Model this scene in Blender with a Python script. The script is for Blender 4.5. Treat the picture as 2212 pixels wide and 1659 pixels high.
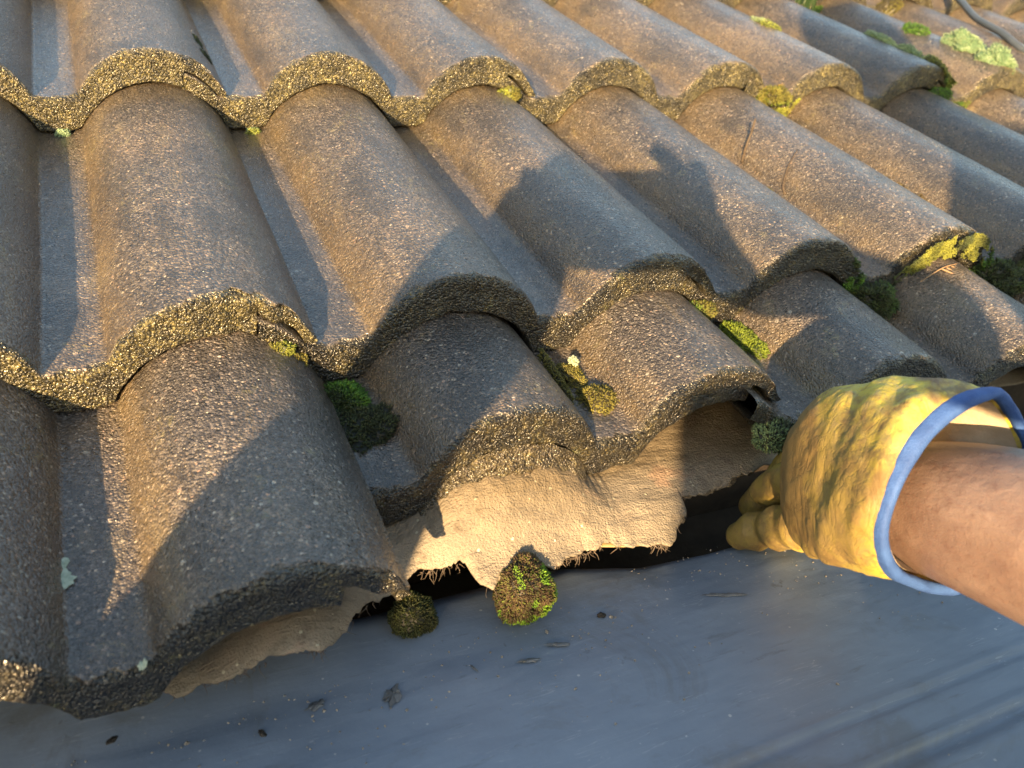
import bpy, bmesh, math
import numpy as np
from mathutils import Matrix, Vector
rad = math.radians
S = bpy.context.scene
COL = S.collection
for o in list(bpy.data.objects): bpy.data.objects.remove(o)

# ------------------------------------------------------------------ camera, sky, sun, exposure
PITCH = rad(22.5)                               # roof pitch
RM = Matrix.Rotation(PITCH, 4, 'X')             # roof frame (u along eave, v up slope, z normal) -> world
R3 = np.array(RM.to_3x3())
CR = np.array([[0.90713245, -0.38216944, 0.17623065], [-0.13541383, -0.66154472, -0.73757825], [0.39846433, 0.6452171, -0.65185971]])  # rows: right, down, forward (roof frame)
CO = np.array([0.01540102, -0.73840477, 0.3434369])
cam_d = bpy.data.cameras.new('camera'); cam = bpy.data.objects.new('camera', cam_d); COL.objects.link(cam)
S.camera = cam
cam_d.sensor_width = 36; cam_d.lens = 1827.73 / 2212 * 36
cam_d.clip_start = 0.02; cam_d.clip_end = 2000
cam_d.dof.use_dof = True; cam_d.dof.focus_distance = 0.56; cam_d.dof.aperture_fstop = 10.5
M = Matrix(np.array([CR[0], -CR[1], -CR[2]]).T.tolist()).to_4x4()
M.translation = Vector(CO)
cam.matrix_world = RM @ M
CAMW = R3 @ CO

sun_roof = np.array([0.5542, 0.7109, -0.433])   # direction the light travels
sw = R3 @ sun_roof; sw /= np.linalg.norm(sw)
SUN_EL = math.asin(-sw[2]); SUN_AZ = math.atan2(-sw[0], -sw[1])
world = bpy.data.worlds.new('World'); S.world = world; world.use_nodes = True
wn = world.node_tree; bg = wn.nodes['Background']
sky = wn.nodes.new('ShaderNodeTexSky'); sky.sky_type = 'NISHITA'; sky.sun_disc = False
sky.sun_elevation = SUN_EL; sky.sun_rotation = SUN_AZ; sky.air_density = 1.0; sky.dust_density = 0.8; sky.ozone_density = 0.4
wn.links.new(sky.outputs[0], bg.inputs[0]); bg.inputs[1].default_value = 0.14
ld = bpy.data.lights.new('sun', 'SUN'); lo = bpy.data.objects.new('sun', ld); COL.objects.link(lo)
ld.energy = 4.8; ld.angle = rad(0.55); ld.color = (1.0, 0.68, 0.34)
lo.rotation_euler = Vector(sw.tolist()).to_track_quat('-Z', 'Y').to_euler(); lo.location = (-3, -4, 3)
S.view_settings.view_transform = 'Standard'; S.view_settings.look = 'None'
S.view_settings.exposure = 2.3; S.view_settings.gamma = 1; S.view_settings.use_curve_mapping = False
S.cycles.use_denoising = True
S.cycles.max_bounces = 6

# ------------------------------------------------------------------ noise
def _hash(ix, iy, iz, seed):
    h = (ix.astype(np.int64) * 374761393 + iy.astype(np.int64) * 668265263 + iz.astype(np.int64) * 2147483647 + seed * 1274126177) & 0xffffffff
    h = ((h ^ (h >> 13)) * 1274126177) & 0xffffffff
    h = ((h ^ (h >> 16)) * 2246822519) & 0xffffffff
    return ((h ^ (h >> 15)) & 0xffff) / 32767.5 - 1
def vn(P, f, seed=0):
    Q = P * f; I = np.floor(Q).astype(np.int64); F = Q - I; F = F * F * (3 - 2 * F); r = 0
    for a in (0, 1):
        wa = F[:, 0] if a else 1 - F[:, 0]
        for b in (0, 1):
            wb = F[:, 1] if b else 1 - F[:, 1]
            for c in (0, 1):
                wc = F[:, 2] if c else 1 - F[:, 2]
                r = r + wa * wb * wc * _hash(I[:, 0] + a, I[:, 1] + b, I[:, 2] + c, seed)
    return r
def fbm(P, f, seed=0, n=3):
    r = 0; a = 1
    for i in range(n): r = r + a * vn(P, f * 2 ** i, seed + i * 7); a *= .5
    return r

# ------------------------------------------------------------------ mesh helpers
def mesh_np(name, V, F, mat=None, smooth=True, attrs=None, colors=None):
    me = bpy.data.meshes.new(name)
    V = np.asarray(V, float)
    if isinstance(F, np.ndarray):
        n, k = F.shape
        me.vertices.add(len(V)); me.vertices.foreach_set('co', V.ravel())
        me.loops.add(n * k); me.loops.foreach_set('vertex_index', F.ravel().astype(np.int32))
        me.polygons.add(n); me.polygons.foreach_set('loop_start', np.arange(0, n * k, k, dtype=np.int32))
        me.polygons.foreach_set('loop_total', np.full(n, k, np.int32))
        me.update(calc_edges=True)
    else:
        me.from_pydata(V.tolist(), [], F); me.update()
    if smooth: me.polygons.foreach_set('use_smooth', [True] * len(me.polygons))
    for k_, a in (attrs or {}).items():
        at = me.attributes.new(k_, 'FLOAT', 'POINT'); at.data.foreach_set('value', np.asarray(a, float))
    if colors is not None:
        at = me.color_attributes.new('tint', 'FLOAT_COLOR', 'POINT')
        c = np.ones((len(V), 4)); c[:, :3] = colors; at.data.foreach_set('color', c.ravel())
    if mat: me.materials.append(mat)
    me.validate()
    return me
def link(name, me, parent=None, mw=None, **props):
    o = bpy.data.objects.new(name, me); COL.objects.link(o)
    if parent: o.parent = parent
    if mw is not None: o.matrix_world = mw if parent is None else mw
    for k_, v_ in props.items(): o[k_] = v_
    return o
def grid_faces(nr, nc, wrap=False):
    i = np.arange(nr - 1)[:, None]; j = np.arange(nc if wrap else nc - 1)[None, :]
    j2 = (j + 1) % nc
    return np.stack([i * nc + j, i * nc + j2, (i + 1) * nc + j2, (i + 1) * nc + j], -1).reshape(-1, 4)
def tube(pts, r, n=10, flat=1.0, close=False):
    P = np.asarray(pts, float); m = len(P); r = np.broadcast_to(r, (m,))
    if close: T = np.roll(P, -1, 0) - np.roll(P, 1, 0)
    else: T = np.gradient(P, axis=0)
    T /= np.linalg.norm(T, axis=1)[:, None] + 1e-12
    up = np.array([.13, .21, .97]); V = []
    N = np.cross(T[0], up); N /= np.linalg.norm(N)
    for i in range(m):
        N = N - T[i] * (N @ T[i]); N /= np.linalg.norm(N) + 1e-12
        B = np.cross(T[i], N)
        for k in range(n):
            a = 2 * math.pi * k / n
            V.append(P[i] + r[i] * (math.cos(a) * N + math.sin(a) * flat * B))
    V = np.array(V); F = grid_faces(m, n, True)[:, ::-1]
    if close:
        j = np.arange(n); j2 = (j + 1) % n
        F = np.vstack([F, np.stack([(m - 1) * n + j, j, j2, (m - 1) * n + j2], -1)])
        return V, F
    F = F.tolist(); F.append(list(range(n))); F.append([(m - 1) * n + k for k in range(n)][::-1])
    return V, F
def crom(P, n):
    P = np.asarray(P, float); out = []
    Q = np.vstack([2 * P[0] - P[1], P, 2 * P[-1] - P[-2]])
    for i in range(1, len(Q) - 2):
        for t in np.linspace(0, 1, n, endpoint=False):
            a, b, c, d = Q[i - 1:i + 3]
            out.append(.5 * ((2 * b) + (-a + c) * t + (2 * a - 5 * b + 4 * c - d) * t * t + (-a + 3 * b - 3 * c + d) * t ** 3))
    out.append(P[-1]); return np.array(out)
def box(a, b):
    x0, y0, z0 = a; x1, y1, z1 = b
    V = [(x0, y0, z0), (x1, y0, z0), (x1, y1, z0), (x0, y1, z0), (x0, y0, z1), (x1, y0, z1), (x1, y1, z1), (x0, y1, z1)]
    F = [(0, 3, 2, 1), (4, 5, 6, 7), (0, 1, 5, 4), (1, 2, 6, 5), (2, 3, 7, 6), (3, 0, 4, 7)]
    return V, F

# ------------------------------------------------------------------ materials
def mat(name):
    m = bpy.data.materials.new(name); m.use_nodes = True
    return m, m.node_tree, m.node_tree.nodes['Principled BSDF']
class G:
    def __init__(s, nt): s.t = nt
    def n(s, typ, **kw):
        nd = s.t.nodes.new('ShaderNode' + typ)
        for k, v in kw.items():
            if k.startswith('i_'):
                key = k[2:]; key = int(key) if key.isdigit() else key.replace('_', ' ')
                if isinstance(v, bpy.types.NodeSocket): s.t.links.new(v, nd.inputs[key])
                else: nd.inputs[key].default_value = v
            else: setattr(nd, k, v)
        return nd
    def ramp(s, x, stops, interp='LINEAR'):
        nd = s.n('ValToRGB'); s.t.links.new(x, nd.inputs[0]); e = nd.color_ramp.elements; nd.color_ramp.interpolation = interp
        while len(e) < len(stops): e.new(.5)
        for el, (p, c) in zip(e, stops):
            el.position = p; el.color = (c[0], c[1], c[2], 1) if isinstance(c, tuple) else (c, c, c, 1)
        return nd.outputs[0]
    def noise(s, vec, scale, detail=3, rough=.55, dist=0.0):
        nd = s.n('TexNoise', i_Scale=scale, i_Detail=detail, i_Roughness=rough, i_Distortion=dist); s.t.links.new(vec, nd.inputs['Vector']); return nd.outputs['Fac']
    def voro(s, vec, scale, out='Distance', feature='F1', rnd=1.0):
        nd = s.n('TexVoronoi', feature=feature, i_Scale=scale, i_Randomness=rnd); s.t.links.new(vec, nd.inputs['Vector']); return nd.outputs[out]
    def mix(s, f, a, b, mode='MIX'):
        nd = s.n('MixRGB', blend_type=mode)
        for k, v in ((0, f), (1, a), (2, b)):
            if isinstance(v, bpy.types.NodeSocket): s.t.links.new(v, nd.inputs[k])
            elif k == 0: nd.inputs[0].default_value = v
            else: nd.inputs[k].default_value = (*v, 1) if len(v) == 3 else v
        return nd.outputs[0]
    def math(s, op, a, b=0.0, c=0.0, clamp=False):
        nd = s.n('Math', operation=op, use_clamp=clamp)
        for k, v in ((0, a), (1, b), (2, c)):
            if isinstance(v, bpy.types.NodeSocket): s.t.links.new(v, nd.inputs[k])
            else: nd.inputs[k].default_value = v
        return nd.outputs[0]
    def bump(s, h, dist, strength=1.0, prev=None):
        nd = s.n('Bump', i_Distance=dist, i_Strength=strength); s.t.links.new(h, nd.inputs['Height'])
        if prev is not None: s.t.links.new(prev, nd.inputs['Normal'])
        return nd.outputs[0]
    def sep(s, v):
        nd = s.n('SeparateColor'); s.t.links.new(v, nd.inputs[0]); return nd.outputs
    def to(s, o, sock): s.t.links.new(o, sock)

def tile_material():
    m, nt, P = mat('concrete_tile'); g = G(nt)
    tc = g.n('TexCoord').outputs['Object']
    rnd = g.n('ObjectInfo').outputs['Random']
    off = g.n('VectorMath', operation='ADD'); g.to(tc, off.inputs[0])
    cx = g.n('CombineXYZ'); g.to(g.math('MULTIPLY', rnd, 7.3), cx.inputs[0]); g.to(g.math('MULTIPLY', rnd, 3.1), cx.inputs[1]); g.to(cx.outputs[0], off.inputs[1])
    v = off.outputs[0]
    butt = g.n('Attribute', attribute_name='butt').outputs['Fac']
    low = g.n('Attribute', attribute_name='low').outputs['Fac']
    pan = g.n('Attribute', attribute_name='pan').outputs['Fac']
    oc = g.sep(g.n('ObjectInfo').outputs['Color'])
    big = g.noise(v, 9, 4, .6); mid = g.noise(v, 38, 4, .65); fine = g.noise(v, 520, 2, .6)
    base = g.ramp(g.math('ADD', g.math('MULTIPLY', big, .6), g.math('MULTIPLY', mid, .4)), [(.32, (.036, .033, .034)), (.5, (.068, .058, .052)), (.68, (.125, .096, .070))])
    # individual aggregate grains
    vc = g.n('TexVoronoi', feature='F1', i_Scale=720.0); g.to(v, vc.inputs['Vector'])
    cs = g.sep(vc.outputs['Color'])
    gr = g.ramp(cs[0], [(0, .4), (.35, .7), (.7, 1.1), (.9, 1.6), (1, 2.2)])
    base = g.mix(1.0, base, gr, 'MULTIPLY')
    sp = g.ramp(cs[1], [(.0, 0.0), (.955, 0.0), (.97, 1.0)], 'LINEAR')
    spc = g.ramp(cs[2], [(0, (.42, .26, .19)), (.35, (.38, .33, .26)), (.7, (.5, .45, .38)), (1, (.34, .2, .13))])
    base = g.mix(g.math('MULTIPLY', sp, .5), base, spc)
    v2 = g.n('TexVoronoi', feature='F1', i_Scale=240.0); g.to(v, v2.inputs['Vector'])
    c2 = g.sep(v2.outputs['Color'])
    near = g.math('LESS_THAN', v2.outputs['Distance'], .30)
    big_sp = g.math('MULTIPLY', g.math('LESS_THAN', v2.outputs['Distance'], g.math('MULTIPLY', c2[2], .36)), g.math('GREATER_THAN', c2[0], .91))
    base = g.mix(g.math('MULTIPLY', big_sp, .5), base, g.ramp(c2[1], [(0, (.5, .3, .2)), (.5, (.48, .44, .36)), (1, (.6, .56, .5))]))
    # yellowish lichen film in streaks and blotches
    lf = g.math('MULTIPLY', g.ramp(g.noise(v, 26, 6, .7, .6), [(.58, 0.0), (.7, 1.0)]), g.ramp(g.noise(v, 240, 2), [(.45, 0.0), (.6, 1.0)]))
    base = g.mix(g.math('MULTIPLY', lf, .55), base, (.26, .23, .1))
    pb = g.ramp(g.noise(v, 11, 3, .5), [(.7, 0.0), (.78, 1.0)])
    base = g.mix(g.math('MULTIPLY', pb, .45), base, (.3, .24, .17))
    # algae brown film towards the feet of the rolls
    ft = g.math('MULTIPLY', low, g.ramp(mid, [(.3, .35), (.6, 1.0)]))
    base = g.mix(g.math('MULTIPLY', ft, .6), base, g.mix(fine, (.045, .033, .018), (.165, .115, .048)))
    # butt: olive-black crust; shade on the lower noses is mixed into its colour
    bn = g.noise(v, 60, 4, .6); vb = g.n('TexVoronoi', feature='F1', i_Scale=650.0); g.to(v, vb.inputs['Vector']); bs = g.sep(vb.outputs['Color'])
    bc = g.ramp(bn, [(.3, (.006, .005, .004)), (.5, (.020, .017, .009)), (.62, (.044, .036, .015)), (.75, (.034, .042, .014))])
    bc = g.mix(g.math('MULTIPLY', oc[0], g.ramp(g.noise(v, 17, 4, .6), [(.35, .35), (.55, 1.0)])), bc, g.ramp(bn, [(.3, (.028, .025, .013)), (.5, (.072, .062, .026)), (.7, (.115, .100, .042))]))
    bc = g.mix(1.0, bc, g.ramp(bs[0], [(0, .25), (.5, .8), (.85, 1.5), (1, 3.2)]), 'MULTIPLY')
    tone = g.n('CombineColor'); [g.to(oc[1], tone.inputs[q]) for q in range(3)]; base = g.mix(1.0, base, tone.outputs[0], 'MULTIPLY')
    stn = g.n('Mapping', i_Scale=(2.2, .45, 1.0)); g.to(v, stn.inputs[0]); sn = g.noise(stn.outputs[0], 24, 4, .65)
    base = g.mix(g.ramp(sn, [(.50, 0.0), (.66, .75)]), base, (.030, .026, .023))
    base = g.mix(g.ramp(sn, [(.28, .35), (.42, 0.0)]), base, (.19, .15, .085))
    base = g.mix(butt, base, bc)
    g.to(base, P.inputs['Base Color'])
    g.to(g.ramp(cs[0], [(0, .26), (1, .52)]), P.inputs['Roughness'])
    P.inputs['Specular IOR Level'].default_value = .55
    g.to(g.math('ADD', g.math('MULTIPLY_ADD', butt, .2, .5), g.math('MULTIPLY', pan, .4)), P.inputs['Coat Weight']); P.inputs['Coat Roughness'].default_value = .17
    # relief
    d1 = g.math('SUBTRACT', 1.0, vc.outputs['Distance']); d2 = g.math('SUBTRACT', 1.0, vb.outputs['Distance'])
    b = g.bump(g.math('ADD', d1, g.math('MULTIPLY', cs[1], 1.0)), .0011, .95)
    vm = g.n('TexVoronoi', feature='F1', i_Scale=330.0); g.to(v, vm.inputs['Vector'])
    b = g.bump(g.math('MULTIPLY', g.math('SUBTRACT', 1.0, vm.outputs['Distance']), g.math('GREATER_THAN', g.sep(vm.outputs['Color'])[0], .45)), .0010, .7, b)
    b = g.bump(fine, .0009, .8, b)
    b = g.bump(g.math('MULTIPLY', butt, g.math('ADD', d2, bs[1])), .0018, 1.0, b)
    b = g.bump(mid, .0012, .5, b)
    g.to(b, P.inputs['Normal'])
    cb = g.bump(g.math('MULTIPLY', g.math('ADD', d1, fine), g.math('SUBTRACT', 1.0, g.math('MULTIPLY', pan, .6))), .0007, .8); cb = g.bump(g.math('MULTIPLY', butt, g.math('ADD', d2, bs[1])), .0018, 1.0, cb); g.to(cb, P.inputs['Coat Normal'])
    return m
TILE = tile_material()

def simple(name, c1, c2, scale=40, rough=.6, bump=.0005, bscale=None, spec=.4, detail=4, metallic=0, coat=0):
    m, nt, P = mat(name); g = G(nt); v = g.n('TexCoord').outputs['Object']
    n1 = g.noise(v, scale, detail, .6)
    g.to(g.ramp(n1, [(.3, c1), (.7, c2)]), P.inputs['Base Color'])
    P.inputs['Roughness'].default_value = rough; P.inputs['Specular IOR Level'].default_value = spec; P.inputs['Metallic'].default_value = metallic
    P.inputs['Coat Weight'].default_value = coat
    if bump: g.to(g.bump(g.noise(v, bscale or scale * 5, 4, .6), bump, .8), P.inputs['Normal'])
    return m

def felt_material():
    m, nt, P = mat('weathered_felt'); g = G(nt); v = g.n('TexCoord').outputs['Object']
    n1 = g.noise(v, 22, 5, .65); n2 = g.noise(v, 90, 4, .6); n3 = g.noise(v, 700, 2, .6)
    c = g.ramp(n1, [(.3, (.13, .112, .088)), (.5, (.195, .165, .125)), (.7, (.265, .215, .16))])
    c = g.mix(g.ramp(n2, [(.58, 0.0), (.72, .8)]), c, (.10, .08, .06))
    c = g.mix(g.ramp(g.noise(v, 30, 3), [(.6, 0.0), (.7, .7)]), c, (.30, .20, .14))
    vc = g.n('TexVoronoi', i_Scale=330.0); g.to(v, vc.inputs['Vector'])
    cs = g.sep(vc.outputs['Color'])
    dot = g.math('MULTIPLY', g.math('LESS_THAN', vc.outputs['Distance'], .3), g.math('GREATER_THAN', cs[0], .97))
    c = g.mix(g.math('MULTIPLY', dot, .8), c, (.5, .48, .36))
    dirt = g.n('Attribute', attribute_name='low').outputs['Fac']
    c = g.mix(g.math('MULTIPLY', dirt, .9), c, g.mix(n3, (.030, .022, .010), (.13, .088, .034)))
    g.to(c, P.inputs['Base Color']); g.to(g.ramp(n2, [(.3, .45), (.7, .75)]), P.inputs['Roughness'])
    st = g.n('Mapping', i_Scale=(1.0, 3.2, 1.0)); g.to(v, st.inputs[0])
    b = g.bump(g.noise(st.outputs[0], 45, 5, .7), .003, .8); b = g.bump(n3, .0012, .9, b); b = g.bump(n2, .0014, .7, b)
    g.to(b, P.inputs['Normal']); return m
FELT = felt_material()

def membrane_material():
    m, nt, P = mat('grey_roof_membrane'); g = G(nt); v = g.n('TexCoord').outputs['Object']
    st = g.n('Mapping', i_Scale=(1.0, 7.0, 1.0), i_Rotation=(0, 0, rad(4))); g.to(v, st.inputs[0])
    n1 = g.noise(v, 7, 4, .6); n2 = g.noise(st.outputs[0], 22, 6, .7, .4); n3 = g.noise(v, 60, 4, .6)
    c = g.ramp(n1, [(.3, (.118, .150, .205)), (.7, (.172, .215, .285))])
    c = g.mix(g.ramp(n2, [(.60, 0.0), (.70, .45)]), c, (.070, .078, .09))
    c = g.mix(g.math('MULTIPLY', g.ramp(n3, [(.66, 0.0), (.72, .8)]), g.ramp(n1, [(.45, 0.0), (.6, 1.0)])), c, (.03, .03, .03))
    vc = g.n('TexVoronoi', i_Scale=170.0); g.to(v, vc.inputs['Vector']); cs = g.sep(vc.outputs['Color'])
    dot = g.math('MULTIPLY', g.math('LESS_THAN', vc.outputs['Distance'], g.math('MULTIPLY', cs[1], .16)), g.math('GREATER_THAN', cs[0], .84))
    c = g.mix(g.math('MULTIPLY', dot, .75), c, (.4, .42, .44))
    s2 = g.n('Mapping', i_Scale=(1.0, 14.0, 1.0), i_Rotation=(0, 0, rad(-9))); g.to(v, s2.inputs[0]); sc = g.noise(s2.outputs[0], 9, 3, .6, .2)
    line = g.math('LESS_THAN', g.math('ABSOLUTE', g.math('SUBTRACT', sc, .5)), .0035)
    brk = g.ramp(g.noise(v, 30, 3), [(.5, 0.0), (.56, 1.0)])
    line = g.math('MULTIPLY', line, brk)
    c = g.mix(g.math('MULTIPLY', line, .25), c, (.42, .45, .48))
    grime = g.ramp(g.noise(v, 13, 6, .7, .8), [(.55, 0.0), (.68, .6)]); c = g.mix(grime, c, (.10, .108, .12))
    g.to(c, P.inputs['Base Color']); g.to(g.ramp(n2, [(.3, .40), (.7, .58)]), P.inputs['Roughness'])
    P.inputs['Specular IOR Level'].default_value = .6; P.inputs['Coat Weight'].default_value = .08; P.inputs['Coat Roughness'].default_value = .3
    b = g.bump(n2, .0006, .45); b = g.bump(n3, .0006, .4, b); b = g.bump(dot, .0005, .6, b)
    b = g.bump(g.noise(v, 500, 2), .0001, .6, b)
    g.to(b, P.inputs['Normal']); return m
MEMB = membrane_material()

def tint_material(name, rough=.55, transl=.0, spec=.3):
    m, nt, P = mat(name); g = G(nt); a = g.n('Attribute', attribute_name='tint').outputs['Color']
    v = g.n('TexCoord').outputs['Object']
    g.to(g.mix(1.0, a, g.ramp(g.noise(v, 600, 2), [(.3, .7), (.7, 1.3)]), 'MULTIPLY'), P.inputs['Base Color'])
    P.inputs['Roughness'].default_value = rough; P.inputs['Specular IOR Level'].default_value = spec
    if transl: P.inputs['Subsurface Weight'].default_value = transl; P.inputs['Subsurface Radius'].default_value = (.002, .003, .001)
    return m
MOSS = tint_material('moss', .5)
LICHEN = simple('lichen', (.20, .26, .20), (.42, .47, .38), 260, .8, .001, 700)
CABLEM = simple('cable_rubber', (.035, .045, .055), (.055, .065, .08), 30, .38, 0)
TWIGM = simple('twig_bark', (.03, .022, .016), (.07, .05, .035), 300, .7, .0004)
STRAW = simple('dry_grass', (.16, .10, .06), (.28, .19, .11), 200, .7, .0002)
WOOD = simple('weathered_board', (.22, .15, .07), (.4, .29, .14), 40, .7, .0006, 200)
DARKWOOD = simple('dark_timber', (.02, .015, .01), (.05, .037, .026), 30, .8, .001, 120)
DIRT = simple('wet_dirt', (.010, .009, .007), (.035, .026, .018), 400, .4, .001, 900)
STAIN = simple('mud_smear', (.07, .075, .08), (.15, .16, .175), 300, .5, .0003, 700)

# ------------------------------------------------------------------ roof tile geometry (metres, one double-roll concrete tile)
PT = .151; GP = .033; RW = PT - GP; RH = .0405; RR = (RW * RW / 4 + RH * RH) / 2 / RH
def arc(w):
    z = np.sqrt(np.maximum(RR ** 2 - (w - RW / 2) ** 2, 0)) - (RR - RH)
    return np.maximum(z, 0)
def topz(s):
    s = np.asarray(s, float)
    w = np.mod(s, PT) - GP
    z = np.where((s >= 0) & (w > 0), arc(np.clip(w, 0, RW)), 0)
    # soft concave fillet where the pan turns up into a roll
    z = z + .0016 * np.exp(-(w / .005) ** 2) * (s > 0)
    under = np.maximum(arc(RW + np.clip(s, -.05, 0)) - .0143, 0)
    return np.where(s < 0, under, z)
TH = .0288
def botz(s):
    s = np.asarray(s, float); t = topz(s)
    b = t - TH
    b = np.where(s < 0, arc(RW + np.clip(s, -.05, 0)) * .95 - TH, b)
    b = np.where(s > 2 * PT - .0355, np.maximum(t - .0135, .0004), b)
    return b
def make_tile_mesh(seed, step, chips=(), vsteps=(.0025, .006), blunt=.0008):
    s = np.concatenate([np.arange(-.036, 2 * PT - .004, step), np.arange(2 * PT - .004, 2 * PT - .0002, .0012)])
    tz = topz(s); bz = botz(s)
    tz[-1] = .004; tz[-2] = max(tz[-2], .0052); bz[-1] = .0012
    # path down each column: (v, d) d=0 top, 1 bottom
    path = []
    v = .415
    while v > .006:
        path.append((v, 0)); v -= vsteps[0] + (vsteps[1] - vsteps[0]) * min(1, v / .2)
    for a in (0, 22, 45, 68): path.append((.0042 * (1 - math.sin(rad(a))), (1 - math.cos(rad(a))) * .0042 / TH, 1)[:2])
    nb = max(9, int(TH / step))
    for k in range(nb + 1): path.append((0.0, .15 + .76 * k / nb))
    path += [(.0008, .96), (.003, 1.0), (.012, 1.0), (.03, 1.0), (.08, 1.0), (.2, 1.0), (.415, 1.0)]
    path = np.array(path); nr = len(path); nc = len(s)
    Vv = path[:, 0][:, None] * np.ones(nc); D = path[:, 1][:, None] * np.ones(nc)
    X = np.ones((nr, 1)) * s; Z = tz * (1 - D) + bz * D
    # nose face leans back a touch towards the bottom, underlap sits back from the nose
    face = (path[:, 1] > .1) & (path[:, 0] < .05)
    Vv = Vv + np.where(face[:, None], D * .0015, 0)
    Vv = Vv + np.where((X < -.001) & (Vv < .2), .0022, 0)
    P0 = np.stack([X, Vv, Z], -1)
    du = np.gradient(P0, axis=1); dv = np.gradient(P0, axis=0); N = np.cross(dv, du); N /= np.linalg.norm(N, axis=2)[..., None] + 1e-12
    if N[2, nc // 2, 2] < 0: N = -N
    P = P0.reshape(-1, 3); Nf = N.reshape(-1, 3)
    butt = (path[:, 1][:, None] * np.ones(nc)).ravel(); isb = np.clip((butt - .02) / .1, 0, 1) * (Vv.ravel() < .05)
    nzs = fbm(P, 130, seed + 31, 2)
    isb = np.maximum(isb, np.clip((.0045 + .004 * nzs - Vv.ravel()) / .0015, 0, 1) * (butt < .5))
    edge = np.clip(1 - (Vv.ravel() - .0) / .006, 0, 1) * (butt < .5)
    nz = vn(P, 420, seed) * .00016 + vn(P, 130, seed + 1) * .00022 + fbm(P, 14, seed + 2, 2) * .0006
    nb_ = vn(P, 600, seed + 3) * .00045 + vn(P, 260, seed + 4) * .0006 + fbm(P, 70, seed + 5, 2) * .0008
    d = nz * (1 - isb) + nb_ * isb
    P = P + Nf * d[:, None]
    # wobbling, worn nose line and local chips, moved along v
    wob = vn(P * [1, 0, 0] + [0, 0, .3], 55, seed + 6) * .0009 + vn(P * [1, 0, 0], 190, seed + 8) * .0005
    fall = np.clip(1 - P0.reshape(-1, 3)[:, 1] / .05, 0, 1)
    P[:, 1] += wob * fall
    for (cs, cw, cd) in chips:
        k = np.exp(-((P[:, 0] - cs) / cw) ** 4) * (.75 + .5 * vn(P, 180, seed + 9))
        P[:, 1] += cd * k * fall * np.clip(.4 + isb, 0, 1)
    P[:, 2] += -.0012 * edge * (vn(P, 90, seed + 12) * .5 + .5)
    # attributes
    w = np.mod(P0.reshape(-1, 3)[:, 0], PT) - GP
    low = np.exp(-(np.abs(w - .006) / .013) ** 2) + .7 * np.exp(-((w - RW) / .006) ** 2)
    low = np.clip(low, 0, 1) * (1 - isb)
    low = np.maximum(low, .9 * np.clip((Vv.ravel() - .30) / .03, 0, 1) * (butt < .5))
    dust = np.clip(isb + .0 * edge, 0, 1)
    F = grid_faces(nr, nc)
    last = (np.arange(nr) * nc + nc - 1); first = np.arange(nr) * nc
    me = mesh_np('roof_tile', P, F, TILE, attrs={'butt': dust, 'low': low, 'pan': np.clip(-(w - .002) / .006, 0, 1) * (1 - isb)})
    return me

ROOF = bpy.data.objects.new('tiled_roof', None); COL.objects.link(ROOF); ROOF.matrix_world = RM
ROOF['label'] = 'mossy grey-brown concrete roof of wavy double-roll tiles sloping up from the grey flat roof'; ROOF['category'] = 'roof'
EXPO = .34; TILT = math.atan(.030 / .34)
far = [make_tile_mesh(11 + 20 * i, .0032, vsteps=(.003, .008), chips=c) for i, c in enumerate([[], [(.29, .01, .003)], [(.12, .012, .0025)], []])]
near = {(-1, 0): ([(.262, .010, .007), (.286, .008, .009)], 301), (0, 0): ([(.285, .012, .004)], 302),
        (-2, 0): ([(.295, .01, .004)], 303), (-2, 1): ([(.17, .01, .002), (.29, .012, .003)], 304), (-1, 1): ([(.28, .016, .004)], 305),
        (-1, 2): ([(.29, .012, .003)], 306), (0, 1): ([(.28, .01, .003)], 307), (-2, 2): ([], 308)}
adj = {(-2, 0): (.0040, -.526, .006), (-2, 1): (.001, -.4485, .035), (-2, 2): (-.004, -.456, .0), (-1, 0): (0, -.340, 0), (-1, 1): (.001, -.343, 0.006),
       (-1, 2): (.0, -.337, .0)}
TILES = []
rs = np.random.RandomState(5)
for c in range(-2, 5):
    for j in range(-1, 8):
        if c <= -2 and j > 4: pass
        u0 = (2 * j - 1) * PT - GP; vnose = c * EXPO; rz = rs.uniform(-.004, .004)
        if c == -2: vnose = -.45
        du = rs.uniform(-.001, .001); dv = rs.uniform(-.0025, .0025)
        key = (c, j)
        if key in adj: du, vnose, rz = adj[key]; dv = 0
        if c == -2 and j == -1: vnose = -.52
        z0 = 0.0 if c > -2 else -.030 - .0882 * (vnose + .34) - .0 + .030 * 0
        if c == -2: z0 = -.030 + .0882 * (-.34 - vnose)
        if key in near: me = make_tile_mesh(near[key][1], .0019, near[key][0], (.0019, .004))
        else: me = far[(j * 3 + c * 5 + 40) % 4] if False else far[int(rs.randint(4))]
        o = bpy.data.objects.new('roof_tile', me); COL.objects.link(o); o.parent = ROOF
        o.location = (u0 + du, vnose + dv, z0 + rs.uniform(0, .0006)); o.rotation_euler = (-TILT, 0, rz)
        o.color = ({-2: .0, -1: (.8 if j <= 0 else .06), 0: .9}.get(c, .75), rs.uniform(.86, 1.12), 0, 1)  # first value: crust colour, painted darkest on noses that lie in shade
        TILES.append(o)

def roofz(u, v):                                # height of the tile surface in the roof frame
    j = math.floor((u + PT + GP) / (2 * PT)); s = (u + PT + GP) % (2 * PT)
    if v < -.34: return float(topz([s])[0]) - .030 + .0882 * (-.34 - v)
    n = math.floor(v / EXPO) * EXPO
    return float(topz([s])[0]) - .0882 * (v - n)

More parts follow.
